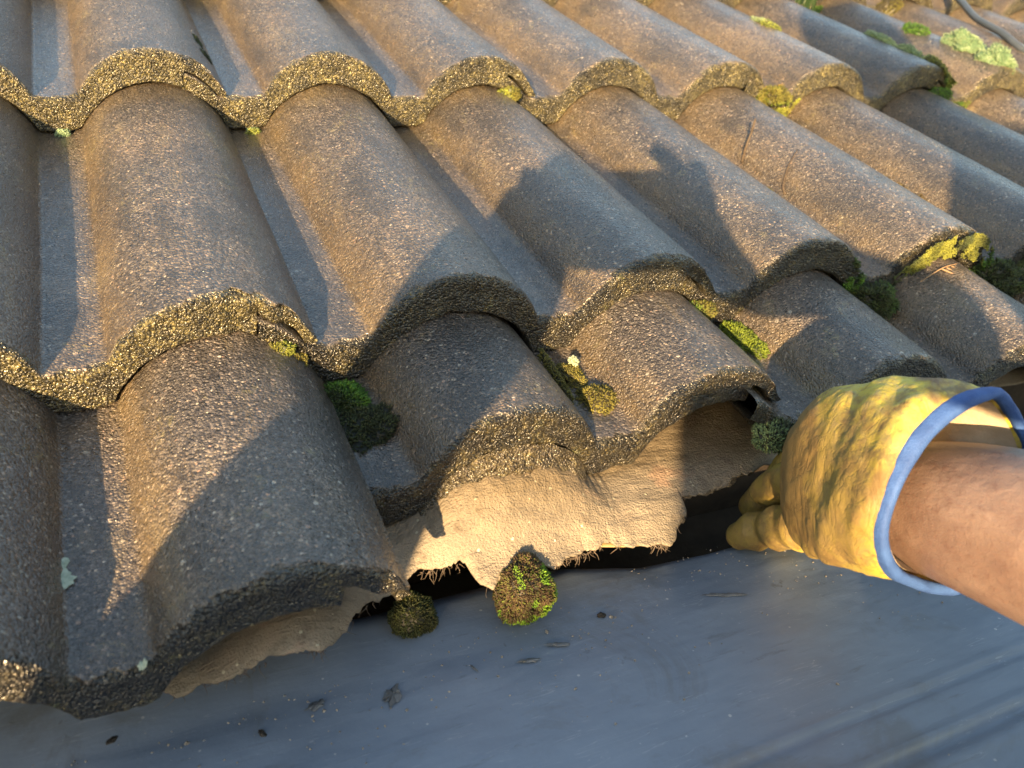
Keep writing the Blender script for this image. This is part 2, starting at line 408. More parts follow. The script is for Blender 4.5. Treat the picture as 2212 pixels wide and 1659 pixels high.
# underlay felt, torn along the eave
EDGE = np.array([(-.6, -.49), (-.03, -.492), (0.0, -.505), (0.0117, -0.5143), (0.0238, -0.5124), (0.0488, -0.5198), (0.0653, -0.5246), (0.0786, -0.5243), (0.0896, -0.5176), (0.0983, -0.508), (0.1063, -0.498), (0.1338, -0.4825), (0.1441, -0.4805), (0.1588, -0.4826), (0.17, -0.4834), (0.1736, -0.4965), (0.1794, -0.5036), (0.189, -0.4942), (0.2209, -0.4971), (0.2342, -0.4951), (0.2552, -0.4918), (0.2609, -0.487), (0.2775, -0.4936), (0.3058, -0.4982), (0.3206, -0.4868), (0.331, -0.48), (0.3325, -0.4682), (0.3661, -0.465), (0.4291, -0.4512), (.5, -.435), (.62, -.43), (2.4, -.44)])
def felt_z(U, V):
    b = .030 * np.exp(-((U - .072) / .036) ** 2) * (U < .2) * np.clip((-.42 - V) / .05, 0, 1)
    q = np.clip((V + .490) / .042, 0, 1); q = q * q * (3 - 2 * q)
    k1 = sum(np.clip(arc(np.clip(U + du_ - .151, 0, RW)) - .0288 - .019 + .056 - .001, 0, .04) * (U + du_ > .151) * (U + du_ < .269) for du_ in (-.012, -.006, 0, .006, .012)) / 5 * .62 * q
    c = .010 * np.exp(-((U - .2) / .05) ** 2)
    return -.056 + b + k1 + c - .004 * np.clip((-V - .47) / .02, 0, 1) - .003 * np.clip((U - .3) / .03, 0, 1)
def felt_mesh(seed, dz, back, ulo=-.6, uhi=2.4, th=.0012, ragged=1.0):
    us = np.concatenate([np.arange(ulo, max(ulo, -.06), .02), np.arange(max(ulo, -.06), min(uhi, .5), .0013), np.arange(.5, uhi, .03)]) if uhi > .5 else np.arange(ulo, uhi, .0013)
    e = np.interp(us, EDGE[:, 0], EDGE[:, 1]); Pz = np.stack([us, us * 0, us * 0], 1)
    e = e + back + ragged * (vn(Pz, 90, seed) * .0022 + vn(Pz, 300, seed + 1) * .0014 + vn(Pz, 800, seed + 2) * .0007)
    t = np.concatenate([np.linspace(0, .4, 60), np.linspace(.43, 1, 10)])
    V = e[None, :] * (1 - t[:, None]) + (-.18) * t[:, None]; U = us[None, :] + 0 * V
    Z = felt_z(U, V) + dz
    P = np.stack([U, V, Z], -1).reshape(-1, 3)
    k1 = np.clip(felt_z(U, V) + .056 - .010, 0, .02).ravel() / .02 * (U.ravel() > .15); P[:, 2] += k1 * (fbm(P, 160, seed + 9, 3) * .0009 + vn(P, 420, seed + 12) * .0006 )
    P[:, 2] += fbm(P, 18, seed + 4, 3) * .0016 + fbm(P * [1, 2.5, 1], 60, seed + 5, 2) * .0006
    curl = np.exp(-((P[:, 1] - np.repeat(e[None, :], len(t), 0).ravel()) / .006) ** 2)
    P[:, 2] -= curl * (.002 + .0015 * vn(P, 70, seed + 6))
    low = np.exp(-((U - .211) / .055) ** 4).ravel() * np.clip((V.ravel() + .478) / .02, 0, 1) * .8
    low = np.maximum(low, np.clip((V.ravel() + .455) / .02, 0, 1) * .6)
    n = len(P); F = grid_faces(len(t), len(us))
    B = P.copy(); B[:, 2] -= th
    nc = len(us); i = np.arange(nc - 1); rim = np.stack([i, i + n, i + 1 + n, i + 1], -1)
    return mesh_np('underlay_felt', np.vstack([P, B]), np.vstack([F, F[:, ::-1] + n, rim]), FELT, attrs={'low': np.concatenate([low, low])})
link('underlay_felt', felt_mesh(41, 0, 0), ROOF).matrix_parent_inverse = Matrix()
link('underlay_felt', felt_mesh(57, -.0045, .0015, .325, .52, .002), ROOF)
uu_ = np.linspace(.153, .2685, 90); tt = np.linspace(0, 1, 26); UU, TT = np.meshgrid(uu_, tt)
lowz = felt_z(UU, -.458 + 0 * UU) - .0022; topz_ = np.maximum(arc(np.clip(UU - .151, 0, RW)) - .0288 - .019 + .0008, lowz + .001)
Pd = np.stack([UU, -.4600 + .0180 * TT ** .8, lowz + (topz_ - lowz) * TT ** 1.5], -1).reshape(-1, 3)
Pd[:, 2] += (fbm(Pd, 90, 61, 3) * .0015 + vn(Pd, 380, 62) * .0007) * np.sin(np.pi * np.clip(TT.ravel(), 0, 1)) ; Pd[:, 1] += fbm(Pd, 120, 63, 2) * .0012
me = mesh_np('dirt_fill', Pd, grid_faces(26, 90), TILE, attrs={'butt': np.clip(TT.ravel() * 3 - .6 + .8 * vn(Pd, 150, 64), 0, .75), 'low': np.ones(len(Pd)), 'pan': np.zeros(len(Pd))})
o = link('dirt_fill', me, ROOF); o.color = (.25, 1.3, 0, 1)
# frayed fibres hanging from the torn edge
rf = np.random.RandomState(8); V_, F_ = [], []; nV = 0
def add_strand(p, d, L, r, n=4, seg=4):
    global nV
    pts = [np.array(p, float)]; d = np.array(d, float)
    for k in range(seg):
        d = d + rf.normal(0, .35, 3); d[2] -= .15; d /= np.linalg.norm(d); pts.append(pts[-1] + d * L / seg)
    V, F = tube(pts, np.linspace(r, r * .35, seg + 1), n)
    V_.append(V); F_.extend([[q + nV for q in f] for f in F]); nV += len(V)
for u in list(rf.uniform(.0, .34, 50)) + list(rf.normal(.3, .002, 22)) + list(rf.normal(.150, .0012, 7)) + list(rf.normal(.158, .0009, 8)) + list(rf.normal(.166, .0007, 5)) + list(rf.normal(.226, .002, 14)) + list(rf.normal(.243, .006, 30)) + list(rf.normal(.075, .002, 12)) + list(rf.normal(.04, .008, 14)):
    v = np.interp(u, EDGE[:, 0], EDGE[:, 1]); z = float(felt_z(np.array([u]), np.array([v]))[0]) - .003
    add_strand((u, v + .001, z), (rf.normal(0, .6), -.5, -.5), rf.uniform(.003, .0085), .00022 if rf.rand() < .7 else .0004)
FIB = simple('felt_fibre', (.05, .04, .03), (.14, .105, .08), 300, .8, 0)
me = mesh_np('felt_fibres', np.vstack(V_), F_, FIB); link('felt_fibres', me, ROOF, kind='stuff')
# timber under the felt; dark boards added so the eave gap reads black
def part_box(name, a, b, m, parent=ROOF, bevel=.0015):
    V, F = box(a, b); me = mesh_np(name, V, F, m, smooth=False); o = link(name, me, parent)
    md = o.modifiers.new('b', 'BEVEL'); md.width = bevel; md.segments = 2; return o
part_box('roof_deck', (-.6, -.30, -.15), (2.4, 1.8, -.135), DARKWOOD)
part_box('fascia_board', (-.6, -.395, -.24), (2.4, -.375, -.062), DARKWOOD)
part_box('wall_plate', (-.6, -.50, -.26), (2.4, -.395, -.2), DARKWOOD)
V, F = tube(crom([(.262, -.484, -.0655), (.28, -.488, -.0665), (.300, -.4905, -.067)], 8), .0032, 8, .35)
link('ply_strip', mesh_np('ply_strip', V, F, WOOD), ROOF)

# ------------------------------------------------------------------ flat roof (grey membrane) in front of the eave
FZ0 = -.09; FK = -.354
def sheet_z(u, v): return FZ0 + FK * (v + .5)
us = np.concatenate([np.arange(-1.4, -.2, .05), np.arange(-.2, .75, .003), np.arange(.75, 2.6, .05)])
vs = np.concatenate([np.arange(-.482, -.76, -.0022), np.arange(-.76, -.95, -.015)])
U, Vg = np.meshgrid(us, vs)
P = np.stack([U, Vg, sheet_z(U, Vg)], -1).reshape(-1, 3)
u_, v_ = P[:, 0], P[:, 1]
def ridge(c, w, h): return h * np.exp(-((v_ - c - .006 * (u_ - .35)) / w) ** 2)
on = np.clip((u_ - .16) / .12, 0, 1)
P[:, 2] += on * (ridge(-.6335, .0022, .0014) - ridge(-.6375, .0028, .0020) + ridge(-.660, .0026, .002) - ridge(-.6655, .0035, .0028) + ridge(-.675, .004, .0018))
P[:, 2] += .0018 * vn(P, 9, 3) + .0009 * vn(P * [1, 2, 1], 26, 4) + .00025 * vn(P * [1, 3, 1], 120, 5)
P[:, 2] += -.010 * np.clip((v_ + .494) / .012, 0, 1) ** 2     # turns down at its hidden edge
P[:, 1] += (.012 * np.clip((.3 - u_) / .05, 0, 1) + .04 * np.clip((.11 - u_) / .06, 0, 1) - .006 * np.clip((u_ - .25) / .1, 0, 1)) * np.clip((v_ + .52) / .038, 0, 1)
n = len(P); F = grid_faces(len(vs), len(us)); B = P.copy(); B[:, 2] -= .01
nc = len(us); i = np.arange(nc - 1) + (len(vs) - 1) * nc; rim = np.stack([i, i + n, i + 1 + n, i + 1], -1)
me = mesh_np('flat_roof', np.vstack([P, B]), np.vstack([F[:, ::-1], F + n, rim]), MEMB)
FR = link('flat_roof', me, kind='structure'); FR.matrix_world = RM

# ground far below and the walls that carry the roof
GZ = CAMW[2] - 2.0
GR = simple('lawn', (.03, .05, .015), (.07, .09, .03), 3, .9, .02, 30)
V = [(-600, -600, GZ), (600, -600, GZ), (600, 600, GZ), (-600, 600, GZ)]
link('ground', mesh_np('ground', V, [(0, 1, 2, 3)], GR, False), kind='structure')
def brick_material():
    m, nt, P = mat('red_brick'); g = G(nt); v = g.n('TexCoord').outputs['Object']
    mp = g.n('Mapping', i_Rotation=(rad(90), 0, 0)); g.to(v, mp.inputs[0])
    b = g.n('TexBrick', i_Scale=4.4, i_Color1=(.24, .09, .05, 1), i_Color2=(.32, .14, .08, 1), i_Mortar=(.3, .28, .25, 1)); g.to(mp.outputs[0], b.inputs[0])
    g.to(b.outputs[0], P.inputs['Base Color']); P.inputs['Roughness'].default_value = .9; return m
eave = R3 @ np.array([0, -.9, sheet_z(0, -.9)])
V, F = box((-1.35, eave[1] + .05, GZ), (2.5, eave[1] + .27, eave[2] - .045)); 
link('brick_wall', mesh_np('brick_wall', V, F, brick_material(), False), label='low red brick wall carrying the grey flat roof, below the picture', category='wall')

# ------------------------------------------------------------------ moss, lichen, twigs and other small things
GREEN = [(.010, .022, .004), (.035, .09, .011), (.095, .21, .022)]
OLIVE = [(.016, .014, .006), (.065, .062, .014), (.165, .15, .032)]
DARK = [(.006, .007, .004), (.018, .024, .010), (.045, .06, .02)]
YEL = [(.02, .026, .006), (.085, .105, .016), (.23, .26, .04)]
PALE = [(.06, .10, .05), (.15, .23, .12), (.28, .37, .23)]
ORG = [(.08, .05, .01), (.45, .25, .02), (.7, .5, .06)]
BROWN = [(.008, .006, .004), (.03, .02, .012), (.10, .065, .035)]
def clump_mesh(name, size, cols, shoots, seed, L=.0035, full=False, alt=None, alt_f=None, rr=.0005, follow=None):
    """lumpy cushion with many short leafy shoots; local frame z up. follow(x,y)->ground height"""
    r = np.random.RandomState(seed); a, b, h = size
    nth, nph = 40, 18; V = []
    ph = np.linspace(0, math.pi if full else math.pi * .62, nph)
    for p in ph:
        for k in range(nth):
            t = 2 * math.pi * k / nth; V.append((math.sin(p) * math.cos(t), math.sin(p) * math.sin(t), math.cos(p)))
    D = np.array(V)
    def shape(D):
        k = 1 + (.17 if full else .34) * fbm(D + seed, 1.9, seed, 3) + .06 * vn(D, 9, seed + 4)
        P = D * k[:, None] * [a, b, h]
        if follow is not None: P[:, 2] += follow(P[:, 0], P[:, 1])
        return P
    P = shape(D); F = grid_faces(nph, nth, True)
    c = np.array(cols[0])[None] * np.ones((len(P), 1)) * 1.2
    VV = [P]; FF = [np.stack([F[:, 0], F[:, 1], F[:, 2]], -1), np.stack([F[:, 0], F[:, 2], F[:, 3]], -1)]; CC = [c]
    d = r.normal(0, 1, (shoots, 3))
    if not full: d[:, 2] = np.abs(d[:, 2]) - .25
    d /= np.linalg.norm(d, axis=1)[:, None]
    base = shape(d); nrm = d / np.array([a, b, h]) ; nrm /= np.linalg.norm(nrm, axis=1)[:, None]
    dr = nrm + r.normal(0, .38, (shoots, 3)); dr /= np.linalg.norm(dr, axis=1)[:, None]
    ln = L * r.uniform(.5, 1.25, shoots)
    s1 = np.cross(dr, r.normal(0, 1, (shoots, 3))); s1 /= np.linalg.norm(s1, axis=1)[:, None]; s2 = np.cross(dr, s1)
    w = rr * r.uniform(.6, 1.5, shoots)[:, None]
    b0 = base - dr * .0006; m_ = base + dr * (ln * .6)[:, None]; tip = base + dr * ln[:, None]
    v = np.stack([b0 + s1 * w * .5, b0 - s1 * w * .25 + s2 * w * .4, b0 - s1 * w * .25 - s2 * w * .4, m_ + s1 * w, m_ - s1 * w * .5 + s2 * w * .87, m_ - s1 * w * .5 - s2 * w * .87, tip], 1)
    pat = fbm(d * 1.0 + seed, 2.2, seed + 11, 3) * .9 + r.normal(0, .35, shoots)
    t = np.clip(.5 + pat * .6, 0, 1)[:, None]
    c0, c1, c2 = map(np.array, cols)
    tipc = c1 * (1 - t) + c2 * t
    if alt is not None:
        k = np.clip(alt_f(d) + r.normal(0, .15, shoots), 0, 1)[:, None]; ta = np.array(alt[1]) * (1 - t) + np.array(alt[2]) * t; tipc = tipc * (1 - k) + ta * k
    cc = np.stack([c0 + 0 * tipc] * 3 + [tipc * .8] * 3 + [tipc * 1.1], 1)
    o = len(P) + np.arange(shoots)[:, None] * 7
    tri = np.array([(0, 1, 4), (0, 4, 3), (1, 2, 5), (1, 5, 4), (2, 0, 3), (2, 3, 5), (3, 4, 6), (4, 5, 6), (5, 3, 6)])
    FF.append((o[:, :, None] + tri.T[None].transpose(0, 2, 1).reshape(1, 9, 3).reshape(1, -1)[:, None, :].repeat(1, 1).reshape(1, 1, 27)).reshape(-1, 3))
    VV.append(v.reshape(-1, 3)); CC.append(cc.reshape(-1, 3))
    return mesh_np(name, np.vstack(VV), np.vstack(FF), MOSS, smooth=False, colors=np.vstack(CC))
def place(o, u, v, z=None, rz=0.0, rx=0.0, ry=0.0):
    zz = (roofz(u, v) + (.0014 if v < -.45 else 0)) if z is None else z
    o.matrix_world = RM @ Matrix.Translation((u, v, zz)) @ Matrix.Rotation(rz, 4, 'Z') @ Matrix.Rotation(ry, 4, 'Y') @ Matrix.Rotation(rx, 4, 'X')
def moss(label, u, v, size, cols, shoots, seed, z=None, rz=0., group=None, name='moss_clump', cat='moss', conform=True, **kw):
    fo = None
    if conform and z is None:
        z0 = roofz(u, v); c_, s_ = math.cos(rz), math.sin(rz)
        def fo(x, y):
            uu = u + c_ * x - s_ * y; vv = v + s_ * x + c_ * y
            return np.array([max(roofz(a_, max(b_, v - .02)) - z0, -.02) for a_, b_ in zip(uu, vv)])
    me = clump_mesh(name, size, cols, shoots, seed, follow=fo, **kw)
    o = link(name, me, label=label, category=cat); place(o, u, v, z, rz)
    if group: o['group'] = group
    return o
MG = 'moss clumps growing on the tiles'
moss('bright green moss tuft with dark base in the pan beside the big slipped tile', .1300, -.3640, (.0125, .014, .008), GREEN, 1500, 1, L=.004, group=MG, alt=DARK, alt_f=lambda d: np.clip(.25 - d[:, 0] * 1.2 - d[:, 1], 0, 1))
moss('black wet moss lump just below the bright green tuft in the pan', .1400, -.3920, (.013, .014, .0075), DARK, 1500, 2, L=.003, group=MG)
moss('dark matted moss between the bright green tuft and the slipped tile', .1255, -.392, (.009, .017, .004), DARK, 800, 3, L=.0025, group=MG)
moss('yellow-green velvety moss strip at the foot of a roll, left of the gloved hand', .4420, -.3640, (.0085, .021, .0075), [(.015, .025, .004), (.06, .09, .009), (.15, .20, .02)], 1900, 4, rz=.12, L=.003, group=MG)
moss('olive cushion of moss in the pan above the torn felt, upper of two', .2830, -.3760, (.010, .012, .009), OLIVE, 1300, 5, L=.0022, group=MG)
moss('olive cushion of moss in the pan above the torn felt, lower of two', .2900, -.4020, (.0125, .013, .009), OLIVE, 1500, 6, L=.0022, group=MG)
moss('pale grey-green lichen tuft on top of the upper olive moss cushion', .2875, -.3690, (.0022, .0028, .0024), [(.12, .15, .09), (.26, .30, .2), (.42, .46, .33)], 160, 7, z=-.0165, L=.002, cat='lichen', name='lichen_tuft')
moss('thin line of yellow-green moss along the edge of a roll above the olive cushions', .2690, -.378, (.0022, .026, .003), OLIVE, 500, 8, rz=.02, L=.002, z=-.018)
moss('yellow-green moss in the chipped corner of the tile nose at left', .0930, -.3430, (.009, .0045, .005), YEL, 600, 9, z=.001, L=.002, group=MG, alt=OLIVE, alt_f=lambda d: np.clip(.6 - d[:, 0], 0, 1))
moss('small tuft of yellow moss right of the chipped tile corner at left', .1045, -.3435, (.006, .004, .004), OLIVE, 300, 109, z=-.008, L=.002, group=MG)
moss('olive-yellow moss at the tile joint on the second row, near the third roll', .3890, -.002, (.010, .006, .007), YEL, 700, 10, z=.004, L=.003, group=MG, alt=OLIVE, alt_f=lambda d: np.clip(.7 + d[:, 0], 0, 1))
moss('green moss clump under orange lichen on the second row joint', .7280, -.001, (.018, .010, .010), OLIVE, 1300, 11, z=.002, L=.0045, group=MG, alt=GREEN, alt_f=lambda d: np.clip(.2 - d[:, 2], 0, 1))
moss('orange lichen blotch in the pan beside the green joint moss', .7430, .028, (.012, .009, .002), ORG, 500, 12, L=.0015, cat='lichen', name='lichen_patch')
moss('yellow lichen dots by the orange lichen, nearer the roll', .7240, .024, (.006, .008, .003), YEL, 260, 13, L=.0015, cat='lichen', name='lichen_patch')
moss('small moss tuft in the joint under the third tile nose above the hand', .4080, -.342, (.011, .006, .006), OLIVE, 600, 14, z=-.010, L=.003, group=MG, alt=GREEN, alt_f=lambda d: np.clip(.2 - d[:, 0], 0, 1))
def nose_moss(label, ua, ub, vn_, d0, d1, cols, shoots, seed, L=.003, alt=None, altp=.4, name='moss_crust', zoff=0.0, group=MG):
    r = np.random.RandomState(seed); u = r.uniform(ua, ub, shoots); dd = d0 + (d1 - d0) * r.beta(1.2, 1.6, shoots)
    pr = np.stack([u, dd, u * 0], 1); keep = (fbm(pr, 90, seed, 3) > -.35) & (np.abs(u - (ua + ub) / 2) < (ub - ua) / 2 * (.8 + .3 * vn(pr, 120, seed + 1)))
    u, dd = u[keep], dd[keep]; nS = len(u)
    z = np.array([roofz(a, max(vn_, -.3399) if vn_ < -.3 else max(vn_, -.0)) for a in u]) - dd + zoff
    base = np.stack([u, vn_ + .0005 - .0012 * r.rand(nS), z], 1)
    dr = np.array([0, -.8, .6]) + r.normal(0, .5, (nS, 3)); dr /= np.linalg.norm(dr, axis=1)[:, None]; ln = (L * r.uniform(.5, 1.3, nS))[:, None]
    s1 = np.cross(dr, r.normal(0, 1, (nS, 3))); s1 /= np.linalg.norm(s1, axis=1)[:, None]; s2 = np.cross(dr, s1); w = .0006 * r.uniform(.6, 1.5, nS)[:, None]
    m_ = base + dr * ln * .6
    v = np.stack([base + s1 * w * .5, base - s1 * w * .25 + s2 * w * .4, base - s1 * w * .25 - s2 * w * .4, m_ + s1 * w, m_ - s1 * w * .5 + s2 * w * .87, m_ - s1 * w * .5 - s2 * w * .87, base + dr * ln], 1)
    t = np.clip(.5 + fbm(base, 120, seed + 5, 2) + r.normal(0, .25, nS), 0, 1)[:, None]; c0, c1, c2 = map(np.array, cols); tipc = c1 * (1 - t) + c2 * t
    if alt is not None:
        k = np.clip(altp + 1.6 * fbm(base, 60, seed + 6, 2), 0, 1)[:, None]; tipc = tipc * (1 - k) + (np.array(alt[1]) * (1 - t) + np.array(alt[2]) * t) * k
    cc = np.stack([c0 + 0 * tipc] * 3 + [tipc * .8] * 3 + [tipc], 1)
    tri = np.array([(0, 1, 4), (0, 4, 3), (1, 2, 5), (1, 5, 4), (2, 0, 3), (2, 3, 5), (3, 4, 6), (4, 5, 6), (5, 3, 6)])
    F = (np.arange(nS)[:, None, None] * 7 + tri[None]).reshape(-1, 3); c = base.mean(0)
    o = link(name, mesh_np(name, v.reshape(-1, 3) - c, F, MOSS, smooth=False, colors=cc.reshape(-1, 3)), label=label, category='moss'); o.matrix_world = RM @ Matrix.Translation(Vector(c)); o['group'] = group; return o
nose_moss('yellow-green moss crust along the top of the curved tile nose at right', .600, .722, -.3425, -.001, .024, [(.015, .02, .005), (.07, .08, .014), (.19, .20, .032)], 6500, 15, alt=DARK, altp=.3, L=.0022)
nose_moss('dark green moss growing over the nose between two rolls above the glove', .545, .606, -.3425, .006, .034, DARK, 3600, 215, alt=GREEN, altp=.15, L=.004)
nose_moss('black-green moss covering the tile nose at the right picture edge', .705, .790, -.3425, .002, .034, DARK, 4200, 216, alt=GREEN, altp=.15, L=.004)
nose_moss('thin green moss fringe below the nose joint in the middle of the second row', .70, .765, -.0025, .010, .034, OLIVE, 1800, 217, alt=YEL, altp=.3)
nose_moss('green moss fringe on the nose of the right-hand tiles in the second row', .985, 1.06, -.0025, .004, .034, OLIVE, 2200, 218, alt=GREEN, altp=.4)
moss('dark green shaggy moss hanging under the pan joint above the glove', .5780, -.352, (.020, .012, .016), DARK, 2200, 16, z=-.016, L=.005, group=MG, alt=GREEN, alt_f=lambda d: np.clip(-.2 + d[:, 0] * .8, 0, 1))
moss('dark green moss mass at the right picture edge on the tile joint', .7300, -.350, (.030, .014, .017), DARK, 2600, 17, z=-.014, L=.005, group=MG, alt=GREEN, alt_f=lambda d: np.clip(-.1 + d[:, 1] * .8, 0, 1))
moss('dark moss with a grey-green patch on the broken tile edge left of the glove', .4020, -.4600, (.014, .010, .008), DARK, 1500, 18, z=-.026, L=.0035, group=MG, alt=[(.1, .12, .06), (.12, .17, .07), (.24, .32, .14)], alt_f=lambda d: np.clip(-.1 - d[:, 0] + d[:, 2] * .5, 0, 1))
for k, (lab, u, v, sz, col) in enumerate([
        ('lime green moss patch on the roll crest, leftmost of the bright moss at top right', .8268, .1650, (.014, .024, .006), YEL),
        ('pale moss cushion behind the first bright patch, with yellow side', 1.0050, .030, (.018, .028, .010), YEL),
        ('pale mint moss cushion just above the yellow one near the tile nose', .9930, .066, (.015, .024, .009), PALE),
        ('light green moss strip higher up the same roll as the mint cushion', .9870, .118, (.013, .030, .008), PALE),
        ('round pale green moss cushion on the last roll before the right edge, upper', 1.1170, .092, (.018, .030, .018), PALE),
        ('oval pale green moss cushion by the right edge, below the round one', 1.1120, .034, (.016, .026, .017), PALE),
        ('small mid green moss patch high on the roll near the cable', 1.1050, .168, (.012, .022, .007), GREEN),
        ('green moss tuft hanging from the tile joint at right of second row', .9910, -.006, (.014, .008, .010), GREEN),
        ('dark green moss tuft in the right-hand joint of the second row', 1.0500, -.012, (.014, .010, .012), GREEN),
        ('small green moss spot in the pan at the right picture edge', .8960, -.200, (.009, .010, .006), GREEN),
        ('mossy dirt crumbs on the second pan of the top row', .1080, .1050, (.003, .012, .002), DARK),
        ('dark moss crumbs lower in the second pan of the top row', .1110, .0740, (.0035, .010, .003), DARK),
        ('green moss fringe at the third tile nose of the top row', .7300, .337, (.022, .008, .010), OLIVE),
        ('green moss fringe at the tile nose left of the cable', 1.0500, .335, (.022, .010, .012), GREEN),
        ('mossy fringe at the tile nose under the cable', 1.2200, .335, (.02, .010, .012), OLIVE),
        ('thin dark moss fringe at the top row nose, near the picture corner', .1400, .337, (.012, .006, .006), OLIVE),
        ('brown-green moss crumbs by the curved twig on the sunlit roll', .5960, -.176, (.006, .010, .002), OLIVE),
        ('lime green sliver of moss beside the green joint clump', .7100, -.020, (.003, .012, .003), YEL),
        ('tiny yellow-green moss dot near the lower end of the fourth roll joint', .1390, -.003, (.005, .003, .003), YEL),
        ('green moss dot on the joint of the second row at far left', -.0150, -.003, (.005, .003, .004), PALE)]):
    moss(lab, u, v, sz, col, z=(roofz(u, v) if -.03 < v < 0 else None), shoots=int(300 + sz[0] * sz[1] * 1.9e6), seed=60 + k, L=.0022 if sz[2] < .009 else .003, group=MG, alt=(PALE if col is YEL else None), alt_f=(lambda d: np.clip(.3 + d[:, 1], 0, 1)))
# loose moss balls lying on the flat roof against the torn felt
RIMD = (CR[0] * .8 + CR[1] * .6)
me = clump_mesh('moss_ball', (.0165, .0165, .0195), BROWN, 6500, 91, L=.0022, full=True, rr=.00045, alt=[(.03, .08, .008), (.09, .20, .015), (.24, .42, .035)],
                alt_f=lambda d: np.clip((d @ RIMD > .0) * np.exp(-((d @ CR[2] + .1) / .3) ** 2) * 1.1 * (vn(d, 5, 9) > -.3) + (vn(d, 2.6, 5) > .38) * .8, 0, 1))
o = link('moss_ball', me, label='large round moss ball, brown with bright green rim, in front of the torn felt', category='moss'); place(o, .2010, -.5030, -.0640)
me = clump_mesh('moss_ball', (.0125, .011, .011), DARK, 3000, 92, L=.0022, full=True, rr=.0004, alt=OLIVE, alt_f=lambda d: (vn(d, 3, 5) > .3) * .5)
o = link('moss_ball', me, label='small dark moss ball tucked under the felt left of the large one', category='moss'); place(o, .1400, -.4900, -.0840)

def lichen_patch(label, u, v, r, seed, m=LICHEN):
    th = np.linspace(0, 2 * math.pi, 60, endpoint=False); rs_ = np.linspace(0, 1, 9); V = []
    for q in rs_:
        d = np.stack([np.cos(th), np.sin(th), th * 0], 1)
        rad_ = r * (.75 + .35 * fbm(d, 1.5, seed, 3) + .12 * vn(d, 9, seed))
        for k in range(60):
            x = math.cos(th[k]) * rad_[k] * q; y = math.sin(th[k]) * rad_[k] * q * 1.45
            V.append((x, y, roofz(u + x, v + y) - roofz(u, v) + .0012 * (1 - q ** 4) - .0004))
    V = np.array(V); V[:, 2] += .0004 * vn(V, 500, seed)
    o = link('lichen_patch', mesh_np('lichen_patch', V, grid_faces(9, 60, True), m), label=label, category='lichen'); place(o, u, v); return o
lichen_patch('pale mint lichen patch on the side of the leftmost roll', -.0370, -.4640, .0150, 3)
lichen_patch('tiny pale lichen spot at the bottom left tile nose', .0, -.523, .0025, 5)

def strand(name, label, pts, r, m, cat, seg=8, n=8, group=None, extra=()):
    V, F = tube(crom(pts, seg), np.interp(np.linspace(0, 1, (len(pts) - 1) * seg + 1), [0, 1], r), n)
    V = [V]; FF = list(F) if isinstance(F, list) else F.tolist(); k = len(V[0])
    for ep, er in extra:
        v2, f2 = tube(crom(ep, 5), np.interp(np.linspace(0, 1, (len(ep) - 1) * 5 + 1), [0, 1], er), 6); FF += [[q + k for q in f] for f in f2]; V.append(v2); k += len(v2)
    V = np.vstack(V); c = V.mean(0); me = mesh_np(name, V - c, FF, m)
    o = link(name, me, label=label, category=cat); o.matrix_world = RM @ Matrix.Translation(Vector(c)); return o
strand('twig', 'thin dark twig standing up from the pan in the sunlit roll', [(.6060, -.1180, -.0130), (.6055, -.1160, .004), (.6090, -.1120, .017), (.6105, -.1090, .030)], (.0017, .0009), TWIGM, 'twig', extra=[([(.609, -.112, .019), (.6055, -.112, .022)], (.0006, .0003))])
strand('twig', 'curved black twig lying over the foot of the sunlit roll', [(.6060, -.1900, -.0080), (.6070, -.1820, -.003), (.6180, -.1680, .010), (.6310, -.158, .021)], (.0013, .0006), TWIGM, 'twig')
strand('grass_stem', 'dry forked grass stem lying under the mossy tile nose at right', [(.6250, -.352, .002), (.645, -.350, .0125), (.668, -.346, .0125)], (.0006, .0004), STRAW, 'grass stem',
       extra=[([(.645, -.350, .012), (.652, -.358, .0115), (.657, -.355, .011)], (.0008, .0004)), ([(.652, -.349, .012), (.660, -.359, .010), (.668, -.357, .008)], (.0008, .0004)), ([(.659, -.348, .012), (.668, -.354, .010)], (.0006, .0003))])
strand('cable', 'dark grey cable running over the tiles in the top right corner', [(1.56, .62, .02), (1.45, .50, .055), (1.368, .367, .033), (1.325, .29, .030), (1.290, .225, .028), (1.262, .150, .033), (1.247, .090, .030), (1.262, .02, .026), (1.31, -.06, .020), (1.40, -.14, .03)], (.0052, .0052), CABLEM, 'cable', seg=12, n=12)
# crumbs of dirt: little dark lumps
def crumb(label, u, v, r, z=None, m=DIRT, name='dirt_crumb', flat=.45, seed=0, tilt=True):
    D = []; 
    for p in np.linspace(0.01, math.pi - .01, 10):
        for k in range(14): t = 2 * math.pi * k / 14; D.append((math.sin(p) * math.cos(t), math.sin(p) * math.sin(t), math.cos(p)))
    D = np.array(D); k = 1 + .45 * fbm(D + seed, 1.7, seed, 3)
    o = link(name, mesh_np(name, D * k[:, None] * [r[0], r[1], r[0] * flat], grid_faces(10, 14, True), m), label=label, category='dirt')
    place(o, u, v, (roofz(u, v) if z is None else z), rz=seed * .7); o['group'] = 'crumbs of dirt'; return o
for k, (lab, u, v, r) in enumerate([('black dirt crumb on the flat roof under the slipped tile, right of two', .0552, -.5035, (.0045, .0022)), ('dark dirt crumb on the flat roof, left of two under the slipped tile', .0420, -.5030, (.003, .0016)),
        ('brown dirt crumb alone on the lower left of the flat roof', .0465, -.5375, (.0024, .0015)), ('small dark crumb in front of the large moss ball, to its right', .2480, -.5230, (.0028, .0018)),
        ('tiny black crumb on the flat roof left of the brown one', -.0205, -.5150, (.0025, .0015))]):
    crumb(lab, u, v, r, z=sheet_z(u, v) + .0012, seed=k + 1)
